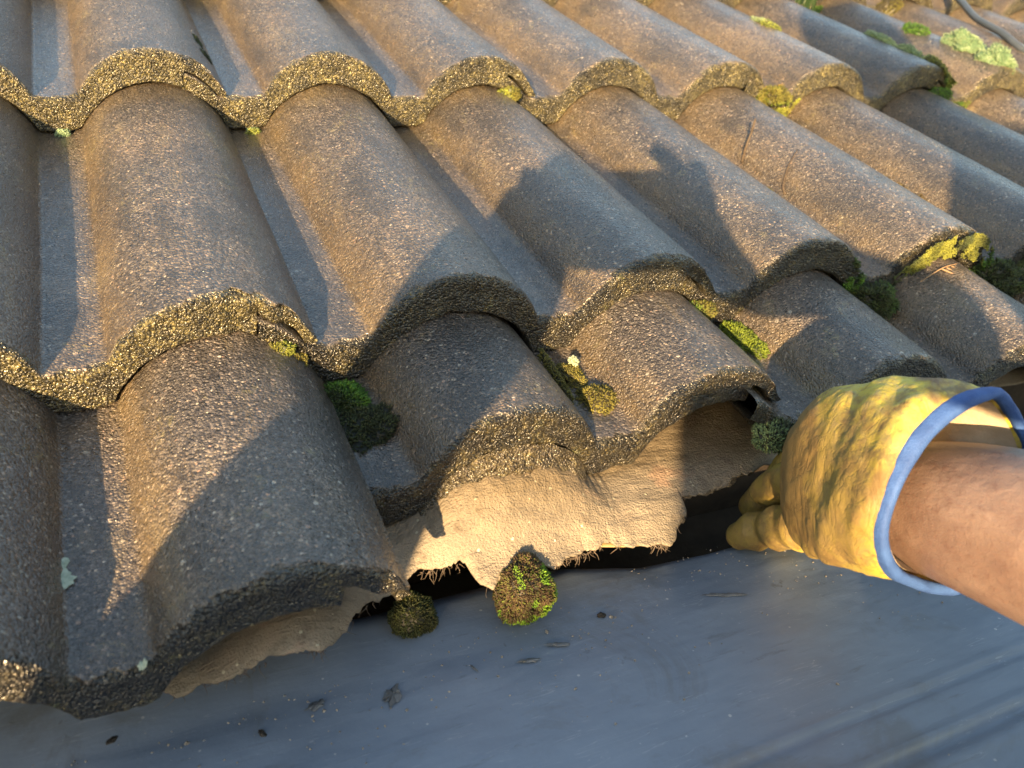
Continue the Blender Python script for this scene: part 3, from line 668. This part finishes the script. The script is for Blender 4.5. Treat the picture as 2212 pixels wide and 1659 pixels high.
for k, (lab, u, v, r) in enumerate([('crumbly dark dirt heap on the sunlit roll crest, upper part', .7400, -.182, (.009, .010)), ('crumbly dark dirt heap on the roll crest, middle part', .7430, -.203, (.007, .012)), ('crumbly dark dirt heap on the roll crest, lowest part', .7450, -.228, (.006, .008)),
        ]):
    moss(lab, u, v, (r[0], r[1], .012), BROWN, 700, 130 + k, L=.003, name='dirt_heap', cat='dirt', alt=OLIVE, alt_f=lambda d: d[:, 0] * 0 + .25)
def smear(label, u, v, L, w, ang, seed):
    nn = 36; th = np.linspace(0, 2 * math.pi, nn, endpoint=False); d = np.stack([np.cos(th), np.sin(th), th * 0], 1)
    k = 1 + .5 * fbm(d + seed, 2, seed, 4); V = [(0, 0, .0006)]; c_, s_ = math.cos(ang), math.sin(ang)
    for q, z in ((.55, .0006), (1, -.0001)):
        for i in range(nn):
            x = d[i, 0] * L * k[i] * q; y = d[i, 1] * w * k[(i * 5) % nn] * q; V.append((c_ * x - s_ * y, s_ * x + c_ * y, z))
    F = [(0, 1 + i, 1 + (i + 1) % nn) for i in range(nn)] + [(1 + i, 1 + nn + i, 1 + nn + (i + 1) % nn, 1 + (i + 1) % nn) for i in range(nn)]
    V = np.array(V); V[:, 2] += FK * V[:, 1]
    me = mesh_np('mud_smear', V, F, STAIN)
    o = link('mud_smear', me, label=label, category='mud smear'); place(o, u, v, sheet_z(u, v) + .0012 + .0018 * float(vn(np.array([[u, v, sheet_z(u, v)]]), 9, 3)[0]))
for a in [('dark mud smear on the flat roof below the slipped tile, left of two', .0750, -.5295, .0050, .0026, .3, 1), ('faint feathery mud smear, right of two below the slipped tile', .1130, -.5370, .0065, .0045, 1.1, 2),
          ('slanted grey scuff on the flat roof below the large moss ball', .1900, -.5400, .0065, .0014, -.25, 3), ('thin slanted scuff up and right of the first, below the moss ball', .2120, -.5350, .0075, .0016, -.35, 4),
          ('faint long scuff on the flat roof near the glove', .3300, -.5350, .016, .0018, -.35, 5), ('thin upright scratch mark on the flat roof', .1600, -.5350, .0042, .0006, 1.9, 6)]: smear(*a)

# ------------------------------------------------------------------ the gloved hand and the person it belongs to
CAMF = RM @ Matrix.Translation(Vector(CO)) @ Matrix(CR.T.tolist()).to_4x4()     # hand frame: x right, y down, z away; metres
F0 = 1827.73
def hp(x, y, d): return np.array([(x - 1106) / F0 * d, (y - 829.5) / F0 * d, d])
def resamp(P, n):
    P = crom(P, 12); L = np.r_[0, np.cumsum(np.linalg.norm(np.diff(P, axis=0), axis=1))]
    t = np.linspace(0, L[-1], n); return np.stack([np.interp(t, L, P[:, k]) for k in range(3)], 1)
NR = 64
nearc = resamp([hp(2158, 838, .415), hp(2075, 872, .404), hp(1995, 940, .398), hp(1940, 1035, .396), hp(1907, 1130, .398), hp(1906, 1190, .404), hp(1932, 1246, .414)], NR // 2 + 1)
farc = resamp([hp(1932, 1246, .414), hp(2010, 1275, .430), hp(2095, 1278, .442), hp(2185, 1235, .450), hp(2240, 1140, .450), hp(2240, 1020, .443), hp(2208, 915, .430), hp(2158, 838, .415)], NR // 2 + 1)
RIM = np.vstack([nearc[:-1], farc[:-1]])
def ring(T, B, dt, db, thick, back=None):
    T = hp(*T, dt); B = hp(*B, db); c = (T + B) / 2; a = (T - B) / 2; th = np.array(thick); bk = -th if back is None else np.array(back)
    out = []
    for k in range(NR):
        t = 2 * math.pi * k / NR; s = math.sin(t)
        cc = math.cos(t); e = .85
        out.append(c + a * (abs(cc) ** e * np.sign(cc)) + (th * s if s > 0 else bk * -s))
    return np.array(out)
for _ in range(2): RIM = .25 * np.roll(RIM, 1, 0) + .5 * RIM + .25 * np.roll(RIM, -1, 0)
rings = [RIM,
    ring((2075, 832), (1885, 1238), .428, .428, (-.029, -.013, -.026), (.030, .012, .026)),
    ring((1990, 824), (1838, 1226), .444, .444, (-.025, -.010, -.027), (.028, .010, .026)),
    ring((1925, 822), (1800, 1214), .458, .458, (-.022, -.006, -.028), (.024, .006, .026)),
    ring((1880, 836), (1775, 1206), .470, .474, (-.020, -.004, -.027), (.020, .004, .026)),
    ring((1825, 838), (1755, 1198), .482, .487, (-.017, -.002, -.027), (.016, .002, .026)),
    ring((1765, 866), (1738, 1188), .496, .498, (-.013, 0, -.024), (.012, .0, .026)),
    ring((1728, 905), (1722, 1168), .510, .508, (-.0125, 0, -.018), (.008, 0, .024)),
    ring((1712, 940), (1712, 1132), .520, .516, (-.010, 0, -.009), (.004, 0, .016))]
fine_r = []
for i in range(len(rings) - 1):
    A = rings[max(i - 1, 0)]; Bq = rings[i]; Cq = rings[i + 1]; Dq = rings[min(i + 2, len(rings) - 1)]
    for t in np.linspace(0, 1, 7, endpoint=False):
        fine_r.append(.5 * ((2 * Bq) + (-A + Cq) * t + (2 * A - 5 * Bq + 4 * Cq - Dq) * t * t + (-A + 3 * Bq - 3 * Cq + Dq) * t ** 3))
fine_r.append(rings[-1])
FRg = np.array(fine_r); nrg = len(FRg)
# folds and creases, pushed along the outward direction
cen = FRg.mean(1, keepdims=True); out = FRg - cen; out /= np.linalg.norm(out, axis=2)[..., None]
Pf = FRg.reshape(-1, 3); oo = out.reshape(-1, 3)
fade = np.clip(np.arange(nrg) / 8., 0, 1).repeat(NR)
fold = fbm(Pf * [1.6, .7, 1.0], 36, 71, 3) * .0022 + (1 - np.abs(fbm(Pf * [1.0, 1.7, 1.0], 30, 72, 2))) * .0013
Pf = Pf + oo * (fold * fade)[:, None]
outer = Pf.reshape(nrg, NR, 3)
ni = 20                                        # inner wall
inner = outer[:ni] - out[:ni] * (.0028 + .0004 * np.arange(ni)[:, None, None])
allr = np.concatenate([inner[::-1], outer], 0)
V = allr.reshape(-1, 3); nA = len(allr)
F = grid_faces(nA, NR, True).tolist()
V = np.vstack([V, allr[0].mean(0), allr[-1].mean(0) + [-.003, 0, .004]])
c0 = len(V) - 2; c1 = len(V) - 1
F += [[c0, (k + 1) % NR, k] for k in range(NR)] + [[c1, (nA - 1) * NR + k, (nA - 1) * NR + (k + 1) % NR] for k in range(NR)]
VV = [V]; FF = F
def finger(pts, rr_, seed):
    P = crom([hp(*p) for p in pts], 8); r = np.interp(np.linspace(0, 1, len(P)), np.linspace(0, 1, len(rr_)), rr_)
    # rounded tip
    d = P[-1] - P[-2]; d /= np.linalg.norm(d)
    for a in (25, 50, 72, 86): P = np.vstack([P, P[len(r) - 1] + d * 0]) if False else P
    tip = [P[-1] + d * r[-1] * math.sin(rad(a)) for a in (30, 55, 75, 88)]; rt = [r[-1] * math.cos(rad(a)) for a in (30, 55, 75, 88)]
    P = np.vstack([P] + tip); r = np.concatenate([r, rt])
    V, F = tube(P, r, 20)
    V = V + 0
    o_ = sum(len(v) for v in VV); VV.append(V); FF.extend([[q + o_ for q in f] for f in F])
finger([(1820, 1120, .492), (1760, 1135, .515), (1705, 1140, .540), (1655, 1142, .560), (1600, 1156, .574)], [.014, .0155, .0130, .0155, .0128, .0150, .0112, .0132, .0098], 1)
finger([(1800, 1040, .500), (1740, 1040, .530), (1695, 1040, .555), (1655, 1060, .572)], [.013, .013, .0125, .0115, .0105], 2)
finger([(1790, 1010, .510), (1720, 1040, .555), (1665, 1062, .585), (1628, 1092, .603)], [.017, .014, .0115, .0105], 3)
finger([(1790, 960, .510), (1740, 985, .555), (1700, 1020, .590), (1672, 1050, .615)], [.016, .014, .012, .010], 4)
finger([(1840, 1130, .490), (1790, 1120, .535), (1740, 1110, .565), (1700, 1118, .585)], [.017, .015, .0125, .011], 5)
me = mesh_np('glove', np.vstack(VV), FF)
tmp = bpy.data.objects.new('tmp', me); COL.objects.link(tmp)
md = tmp.modifiers.new('r', 'REMESH'); md.mode = 'VOXEL'; md.voxel_size = .0011; md.use_smooth_shade = True
md = tmp.modifiers.new('s', 'CORRECTIVE_SMOOTH') if False else tmp.modifiers.new('s', 'SMOOTH'); md.iterations = 3; md.factor = .5
dg = bpy.context.evaluated_depsgraph_get(); ev = tmp.evaluated_get(dg); me2 = bpy.data.meshes.new_from_object(ev)
bpy.data.objects.remove(tmp)
co = np.zeros(len(me2.vertices) * 3); me2.vertices.foreach_get('co', co); co = co.reshape(-1, 3)
nn_ = np.zeros(len(me2.vertices) * 3); me2.vertices.foreach_get('normal', nn_); nn_ = nn_.reshape(-1, 3)
cr = 1 - np.abs(fbm(co * [1, 1.2, 1], 75, 81, 2))
co = co + nn_ * (cr * .0005 + vn(co, 260, 82) * .00022 + .0004 * vn(co, 120, 83))[:, None]
me2.vertices.foreach_set('co', co.ravel()); me2.polygons.foreach_set('use_smooth', [True] * len(me2.polygons)); me2.update()
def leather():
    m, nt, P = mat('yellow_leather'); g = G(nt); v = g.n('TexCoord').outputs['Object']
    n1 = g.noise(v, 24, 5, .65, .3); n2 = g.noise(v, 75, 5, .65, .5)
    st = g.n('Mapping', i_Scale=(2.6, .8, 1.0), i_Rotation=(0, 0, rad(-20))); g.to(v, st.inputs[0]); n3 = g.noise(st.outputs[0], 60, 5, .7, .6)
    c = g.ramp(n1, [(.28, (.36, .27, .035)), (.5, (.50, .41, .05)), (.72, (.48, .41, .12))])
    c = g.mix(g.ramp(n3, [(.46, 0.0), (.62, .8)]), c, (.30, .25, .12))
    c = g.mix(g.ramp(n2, [(.53, 0.0), (.66, .85)]), c, (.15, .085, .035))
    n4 = g.noise(v, 17, 4, .6, .4); c = g.mix(g.ramp(n4, [(.52, 0.0), (.60, .9)]), c, g.mix(n2, (.07, .035, .025), (.20, .105, .04)))
    c = g.mix(g.ramp(g.noise(v, 40, 5, .7), [(.53, 0.0), (.60, .8)]), c, (.11, .085, .045))
    x = g.n('SeparateXYZ'); g.to(v, x.inputs[0])
    tipd = g.ramp(x.outputs[0], [(.14, .0), (.168, .0), (.192, 1.0)])   # grime gets heavier towards the finger tips
    c = g.mix(g.math('MULTIPLY', g.math('SUBTRACT', 1.0, tipd), .85), c, g.mix(n2, (.06, .04, .02), (.24, .16, .05)))
    g.to(c, P.inputs['Base Color']); g.to(g.ramp(n2, [(.3, .5), (.7, .72)]), P.inputs['Roughness'])
    b = g.bump(n3, .0010, .5); b = g.bump(n2, .0008, .5, b); b = g.bump(g.noise(v, 700, 2), .0002, .7, b)
    cr_ = g.n('Mapping', i_Scale=(1.5, .6, 1.0), i_Rotation=(0, 0, rad(15))); g.to(v, cr_.inputs[0]); rn = g.noise(cr_.outputs[0], 85, 3, .6, .9)
    cl = g.math('SUBTRACT', 1.0, g.math('MULTIPLY', g.math('ABSOLUTE', g.math('SUBTRACT', rn, .5)), 14.0, clamp=True), clamp=True)
    b = g.bump(g.math('SUBTRACT', 1.0, cl), .0005, .35, b)
    g.to(b, P.inputs['Normal']); P.inputs['Specular IOR Level'].default_value = .35
    return m
me2.materials.clear(); me2.materials.append(leather())

PERSON = bpy.data.objects.new('person', None); COL.objects.link(PERSON); PERSON.matrix_world = CAMF @ Matrix.Translation((.62, .6, -.3))
PERSON['label'] = 'person with a bare forearm and a yellow leather glove reaching under the tiles'; PERSON['category'] = 'person'
def pchild(name, me, parent, mw=CAMF):
    o = bpy.data.objects.new(name, me); COL.objects.link(o); o.parent = parent
    pw = parent.matrix_world if parent.parent is None else CAMF
    o.matrix_parent_inverse = pw.inverted(); o.matrix_basis = mw; return o
glove = pchild('glove', me2, PERSON)
# blue cuff binding and pale lining
RIMs = outer[0] - out[0] * .0012
V, F = tube(RIMs, .0066, 14, .42, close=True)
# orient band: widen along the cuff wall
ax = outer[4].mean(0) - outer[0].mean(0); ax /= np.linalg.norm(ax)
bandV = []; 
wall = outer[2] - outer[0]; wall /= np.linalg.norm(wall, axis=1)[:, None]
on_ = np.cross(np.roll(RIMs, -1, 0) - np.roll(RIMs, 1, 0), wall); on_ /= np.linalg.norm(on_, axis=1)[:, None]
for i in range(NR):
    for k in range(16):
        a = 2 * math.pi * k / 16
        bandV.append(RIMs[i] + wall[i] * (.0014 + .0046 * math.cos(a)) + on_[i] * (.0030 + .0005 * math.cos(3 * a)) * math.sin(a))
bandV = np.array(bandV); bandV += (vn(bandV, 160, 5) * .0004)[:, None] * np.repeat(on_, 16, 0)
j = np.arange(16); F = grid_faces(NR, 16, True); F = np.vstack([F, np.stack([(NR - 1) * 16 + j, (NR - 1) * 16 + (j + 1) % 16, (j + 1) % 16, j], -1)])
BLUE = simple('blue_binding', (.02, .055, .19), (.04, .10, .30), 90, .7, .0006, 900)
cg = bpy.data.objects.new('cuff_binding', mesh_np('cuff_binding', bandV, F, BLUE)); COL.objects.link(cg); cg.parent = glove
lin = outer[1:ni - 2] - out[1:ni - 2] * (.0036 + .0004 * np.arange(ni - 3)[:, None, None] + .0024)
LIN = simple('glove_lining', (.30, .24, .17), (.45, .37, .28), 60, .9, .001, 300)
lo_ = bpy.data.objects.new('lining', mesh_np('lining', lin.reshape(-1, 3), grid_faces(len(lin), NR, True)[:, ::-1], LIN)); COL.objects.link(lo_); lo_.parent = glove

# body: one skinned surface
UPc = np.array([0.0, -.935, -.355])
def skin_body(name, joints, bones, root, m, sub=2, smooth_r=True):
    me = bpy.data.meshes.new(name); names = list(joints)
    me.from_pydata([joints[k][0] for k in names], [(names.index(a), names.index(b)) for a, b in bones], [])
    o = bpy.data.objects.new(name, me); COL.objects.link(o)
    md = o.modifiers.new('k', 'SKIN'); sv = me.skin_vertices[0].data if me.skin_vertices else None
    if sv is None:
        bm = bmesh.new(); bm.from_mesh(me); bm.verts.layers.skin.verify(); bm.to_mesh(me); bm.free(); sv = me.skin_vertices[0].data
    for i, k in enumerate(names):
        r = joints[k][1]; sv[i].radius = r if isinstance(r, tuple) else (r, r); sv[i].use_root = (k == root)
    md.use_smooth_shade = True
    s = o.modifiers.new('s', 'SUBSURF'); s.levels = sub; s.render_levels = sub
    dg = bpy.context.evaluated_depsgraph_get(); me3 = bpy.data.meshes.new_from_object(o.evaluated_get(dg))
    bpy.data.objects.remove(o); me3.materials.clear(); me3.materials.append(m)
    me3.polygons.foreach_set('use_smooth', [True] * len(me3.polygons)); return me3
def skin_material():
    m, nt, P = mat('skin'); g = G(nt); v = g.n('TexCoord').outputs['Object']
    n1 = g.noise(v, 28, 4, .6); n2 = g.noise(v, 240, 3, .6)
    c = g.ramp(n1, [(.3, (.105, .064, .052)), (.5, (.15, .098, .078)), (.7, (.20, .138, .112))])
    c = g.mix(g.ramp(n2, [(.56, 0.0), (.7, .5)]), c, (.10, .05, .038))
    g.to(c, P.inputs['Base Color']); P.inputs['Roughness'].default_value = .48
    P.inputs['Subsurface Weight'].default_value = .15; P.inputs['Subsurface Radius'].default_value = (.006, .002, .001); P.inputs['Subsurface Scale'].default_value = 1
    st = g.n('Mapping', i_Scale=(1, 2.5, 1)); g.to(v, st.inputs[0])
    vp = g.n('TexVoronoi', feature='DISTANCE_TO_EDGE', i_Scale=900.0); g.to(v, vp.inputs['Vector'])
    g.to(g.bump(vp.outputs['Distance'], .0004, .6, g.bump(n2, .0005, .7, g.bump(g.noise(st.outputs[0], 55, 4), .0016, .6))), P.inputs['Normal']); return m
SKIN = skin_material()
JACK = simple('dark_work_jacket', (.02, .025, .035), (.04, .045, .06), 20, .9, .002, 60)
TROU = simple('work_trousers', (.03, .03, .03), (.06, .06, .06), 20, .9, .002, 60)
HAIR = simple('brown_hair', (.02, .012, .008), (.05, .03, .02), 200, .6, .002, 300)
# sun-view coordinates -> hand frame
SC = CR @ sun_roof; SC /= np.linalg.norm(SC)
upc = CR @ np.array([0, math.sin(PITCH), math.cos(PITCH)]); EX = np.cross(SC, upc); EX /= np.linalg.norm(EX); EY = np.cross(EX, SC)
def sv_(a, b, t): return tuple(a * EX + b * EY - t * SC)
W0 = hp(2035, 1098, .430)
Jn = {'palm': ((.196, .054, .487), (.030, .024)), 'wrist0': (tuple(hp(1968, 1085, .452)), (.035, .032)), 'wrist': (tuple(W0), (.0385, .036)), 'fore0': (tuple(hp(2215, 1147, .392)), (.042, .041)), 'fore': ((.292, .098, .315), (.045, .045)), 'elbow': ((.36, .135, .22), (.047, .047)),
      'uarm': ((.40, .04, .10), .055), 'shoulder': (sv_(.365, -.015, .10), .07), 'neckbase': (sv_(.42, .03, .16), .075), 'neck': (sv_(.36, .075, .13), .055), 'jaw': (sv_(.31, .15, .10), .07), 'head': (sv_(.265, .225, .08), .09), 'crown': (sv_(.25, .29, .08), .065),
      'chest': (sv_(.42, -.09, .24), (.13, .14)), 'waist': (sv_(.46, -.30, .28), (.12, .12)), 'pelvis': (sv_(.47, -.46, .30), (.135, .13)),
      'lshoulder': (sv_(.56, .0, .22), .066), 'lelbow': (sv_(.66, -.22, .25), .05), 'lwrist': (sv_(.62, -.42, .15), .034), 'lhand': (sv_(.61, -.49, .10), (.035, .02)),
      'hipr': (sv_(.40, -.55, .30), .09), 'kneer': (sv_(.39, -.95, .22), .062), 'ankler': (sv_(.39, -1.37, .32), .045), 'toer': (sv_(.42, -1.42, .12), .04),
      'hipl': (sv_(.55, -.55, .34), .09), 'kneel': (sv_(.56, -.95, .28), .062), 'anklel': (sv_(.57, -1.37, .38), .045), 'toel': (sv_(.60, -1.42, .18), .04)}
Bn = [('palm', 'wrist0'), ('wrist0', 'wrist'), ('wrist', 'fore0'), ('fore0', 'fore'), ('fore', 'elbow'), ('elbow', 'uarm'), ('uarm', 'shoulder'), ('shoulder', 'neckbase'), ('neckbase', 'neck'), ('neck', 'jaw'), ('jaw', 'head'), ('head', 'crown'),
      ('neckbase', 'chest'), ('chest', 'waist'), ('waist', 'pelvis'), ('neckbase', 'lshoulder'), ('lshoulder', 'lelbow'), ('lelbow', 'lwrist'), ('lwrist', 'lhand'),
      ('pelvis', 'hipr'), ('hipr', 'kneer'), ('kneer', 'ankler'), ('ankler', 'toer'), ('pelvis', 'hipl'), ('hipl', 'kneel'), ('kneel', 'anklel'), ('anklel', 'toel')]
bm_ = skin_body('body', Jn, Bn, 'pelvis', SKIN, 2)
bm_.materials.append(JACK); bm_.materials.append(TROU); bm_.materials.append(HAIR)
pc = np.zeros(len(bm_.polygons) * 3); bm_.polygons.foreach_get('center', pc); pc = pc.reshape(-1, 3)
hgt = pc @ (EY); hx = pc @ EX
idx = np.zeros(len(pc), np.int32)
armz = (pc[:, 2] > .12) & (pc[:, 0] < .46)
idx[(hgt < .11) & ~armz] = 1; idx[(hgt < -.5)] = 2; idx[hgt > .27] = 3
bm_.polygons.foreach_set('material_index', idx)
pchild('body', bm_, PERSON)

# the photographer behind the camera: phone held up in both hands
PHOT = bpy.data.objects.new('person', None); COL.objects.link(PHOT); PHOT.matrix_world = CAMF @ Matrix.Translation(Vector(sv_(-.05, -1.9, .45)))
PHOT['label'] = 'photographer with both arms raised, seen only as the shadow on the tiles'; PHOT['category'] = 'person'
Jp = {'pelvis': (sv_(-.04, -1.05, .46), (.13, .12)), 'waist': (sv_(-.04, -.85, .45), .12), 'chest': (sv_(.0, -.62, .42), (.14, .13)), 'neckbase': (sv_(.02, -.46, .38), .08), 'neck': (sv_(.01, -.41, .37), .055), 'jaw': (sv_(.0, -.37, .34), .066), 'head': (sv_(.0, -.335, .35), .080), 'crown': (sv_(.0, -.30, .36), .055),
      'ls': (sv_(-.20, -.52, .40), .065), 'le': (sv_(-.200, -.27, .20), .068), 'lf': (sv_(-.142, -.14, .10), .048), 'lw': (sv_(-.100, -.078, .045), (.050, .036)), 'lm': (sv_(-.055, -.070, .035), (.030, .022)), 'lh': (sv_(-.086, -.028, .030), (.046, .026)), 'lt': (sv_(-.075, -.008, .028), (.030, .018)),
      'rs_': (sv_(.17, -.35, .30), .062), 're': (sv_(.255, -.092, .14), .036), 'rf': (sv_(.180, -.078, .10), .030), 'rg': (sv_(.136, -.056, .07), .036), 'rw': (sv_(.092, -.086, .05), .015), 'rh': (sv_(.035, -.040, .032), (.046, .026)), 'rt': (sv_(.038, -.010, .028), (.036, .018)),
      'h1': (sv_(-.13, -1.15, .46), .09), 'k1': (sv_(-.14, -1.50, .44), .06), 'a1': (sv_(-.15, -1.86, .48), .042), 't1': (sv_(-.16, -1.90, .30), .038),
      'h2': (sv_(.05, -1.15, .46), .09), 'k2': (sv_(.06, -1.50, .44), .06), 'a2': (sv_(.07, -1.86, .48), .042), 't2': (sv_(.09, -1.90, .30), .038)}
Bp = [('pelvis', 'waist'), ('waist', 'chest'), ('chest', 'neckbase'), ('neckbase', 'neck'), ('neck', 'jaw'), ('jaw', 'head'), ('head', 'crown'), ('neckbase', 'ls'), ('ls', 'le'), ('le', 'lf'), ('lf', 'lw'), ('lw', 'lm'), ('lw', 'lh'), ('lh', 'lt'),
      ('neckbase', 'rs_'), ('rs_', 're'), ('re', 'rf'), ('rf', 'rg'), ('rg', 'rw'), ('rw', 'rh'), ('rh', 'rt'), ('pelvis', 'h1'), ('h1', 'k1'), ('k1', 'a1'), ('a1', 't1'), ('pelvis', 'h2'), ('h2', 'k2'), ('k2', 'a2'), ('a2', 't2')]
bp = skin_body('body', Jp, Bp, 'pelvis', JACK, 2)
bp.materials.append(SKIN); pc = np.zeros(len(bp.polygons) * 3); bp.polygons.foreach_get('center', pc); pc = pc.reshape(-1, 3)
idx = ((pc @ EY > -.07) | ((pc @ EY > -.40) & (abs(pc @ EX) < .1) & (-(pc @ SC) > .28))).astype(np.int32); bp.polygons.foreach_set('material_index', idx)
pchild('body', bp, PHOT)
# fingers that grip the phone
for nm, base, ends in (('hand_left', (-.090, -.015, .03), [(-.052, .012, .012), (-.050, -.004, .014), (-.052, -.020, .014), (-.056, -.036, .014), (-.070, .020, .012)]),
                       ('hand_right', (.048, -.020, .03), [(.003, .033, .012), (.020, -.006, .014), (.022, -.022, .014), (.026, -.038, .014), (.040, .018, .014)])):
    VVf, FFf, nn2 = [], [], 0
    for e in ends:
        b0 = np.array(sv_(*base)); e0 = np.array(sv_(*e)); mid = (b0 + e0) / 2 + np.array(sv_(0, .006, .006))
        V, F = tube(crom([b0, mid, e0], 6), np.linspace(.0115, .008, 13), 10); VVf.append(V); FFf += [[q + nn2 for q in f] for f in F]; nn2 += len(V)
    pchild('fingers', mesh_np('fingers', np.vstack(VVf), FFf, SKIN), PHOT)
PHM = simple('phone_glass', (.01, .01, .012), (.02, .02, .022), 5, .15, 0)
V, F = box((-.108, -.012, -.013), (.047, .063, -.005)); me = mesh_np('phone', V, F, PHM, False)
ph_ = link('phone', me, label='black phone held sideways by the photographer, casting the top of the shadow', category='phone'); ph_.matrix_world = CAMF
md = ph_.modifiers.new('b', 'BEVEL'); md.width = .003; md.segments = 3
# step under the worker's feet
sp_ = R3.T @ np.array([0, 0, 0])
stw = np.array(CAMF @ Vector(sv_(.48, -1.44, .27)))
V, F = box((-.28, -.2, -.03), (.28, .2, 0)); VS, FS = [np.array(V)], list(F)
for (x, y) in ((-.25, -.17), (.25, -.17), (.25, .17), (-.25, .17)):
    v2, f2 = box((x - .02, y - .02, GZ - stw[2]), (x + .02, y + .02, -.03)); k = sum(len(q) for q in VS); VS.append(np.array(v2)); FS += [tuple(q + k for q in f) for f in f2]
st_ = link('work_platform', mesh_np('work_platform', np.vstack(VS), FS, simple('aluminium', (.4, .4, .4), (.55, .55, .55), 10, .4, 0, metallic=.8), False), label='low aluminium work platform under the feet of the gloved person', category='platform')
st_.location = stw

# unseen wall added beyond the photographer to keep low sun off the flat roof
wc = np.array(CAMF @ Vector(sv_(0, -.236, 3.2)))
V, F = box((-7, -.25, GZ), (7, 0, wc[2]))
gw = link('shade_wall', mesh_np('shade_wall', V, F, brick_material(), False), label='unseen brick wall added behind the photographer to keep the low sun off the flat roof', category='wall')
gw.location = (wc[0], wc[1], 0); gw.rotation_euler = (0, 0, math.atan2(sw[1], sw[0]) - math.pi / 2)

# unseen upright pole, added only to cast a bar of shade on the felt
pt = np.array(CAMF @ Vector(sv_(.064, -.128, .85)))
V, F = tube([(0, 0, GZ - pt[2]), (0, 0, GZ - pt[2] + .3), (0, 0, -.05), (0, 0, 0)], .031, 20)
sp = link('shade_pole', mesh_np('shade_pole', V, F, simple('galvanised_steel', (.3, .3, .3), (.45, .45, .45), 20, .45, .0005, metallic=.7)), label='unseen upright pole added beside the photographer to cast a bar of shade on the felt', category='shade pole')
sp.location = pt

rg = np.random.RandomState(21); GVs, GFs, k = [], [], 0
for q in range(900):
    u = rg.uniform(-.1, .6); v = -.49 - abs(rg.normal(0, .045)); r = rg.uniform(.0002, .0008) * (1.8 if rg.rand() < .05 else 1)
    c = np.array([u, v, sheet_z(u, v) + .0006]); d = rg.normal(0, 1, (6, 3)); d /= np.linalg.norm(d, axis=1)[:, None]
    base = np.array([(1, 0, 0), (-1, 0, 0), (0, 1, 0), (0, -1, 0), (0, 0, 1), (0, 0, -1)]) * r * rg.uniform(.6, 1.4, (6, 1)) + d * r * .3
    GVs.append(c + base); GFs += [[k + a for a in f] for f in ((0, 2, 4), (2, 1, 4), (1, 3, 4), (3, 0, 4), (2, 0, 5), (1, 2, 5), (3, 1, 5), (0, 3, 5))]; k += 6
gt = link('grit', mesh_np('grit', np.vstack(GVs), GFs, simple('grit_grains', (.04, .035, .03), (.42, .38, .33), 900, .8, 0), False), label='fine grit scattered over the grey flat roof near the eave', category='grit', kind='stuff'); gt.matrix_world = RM
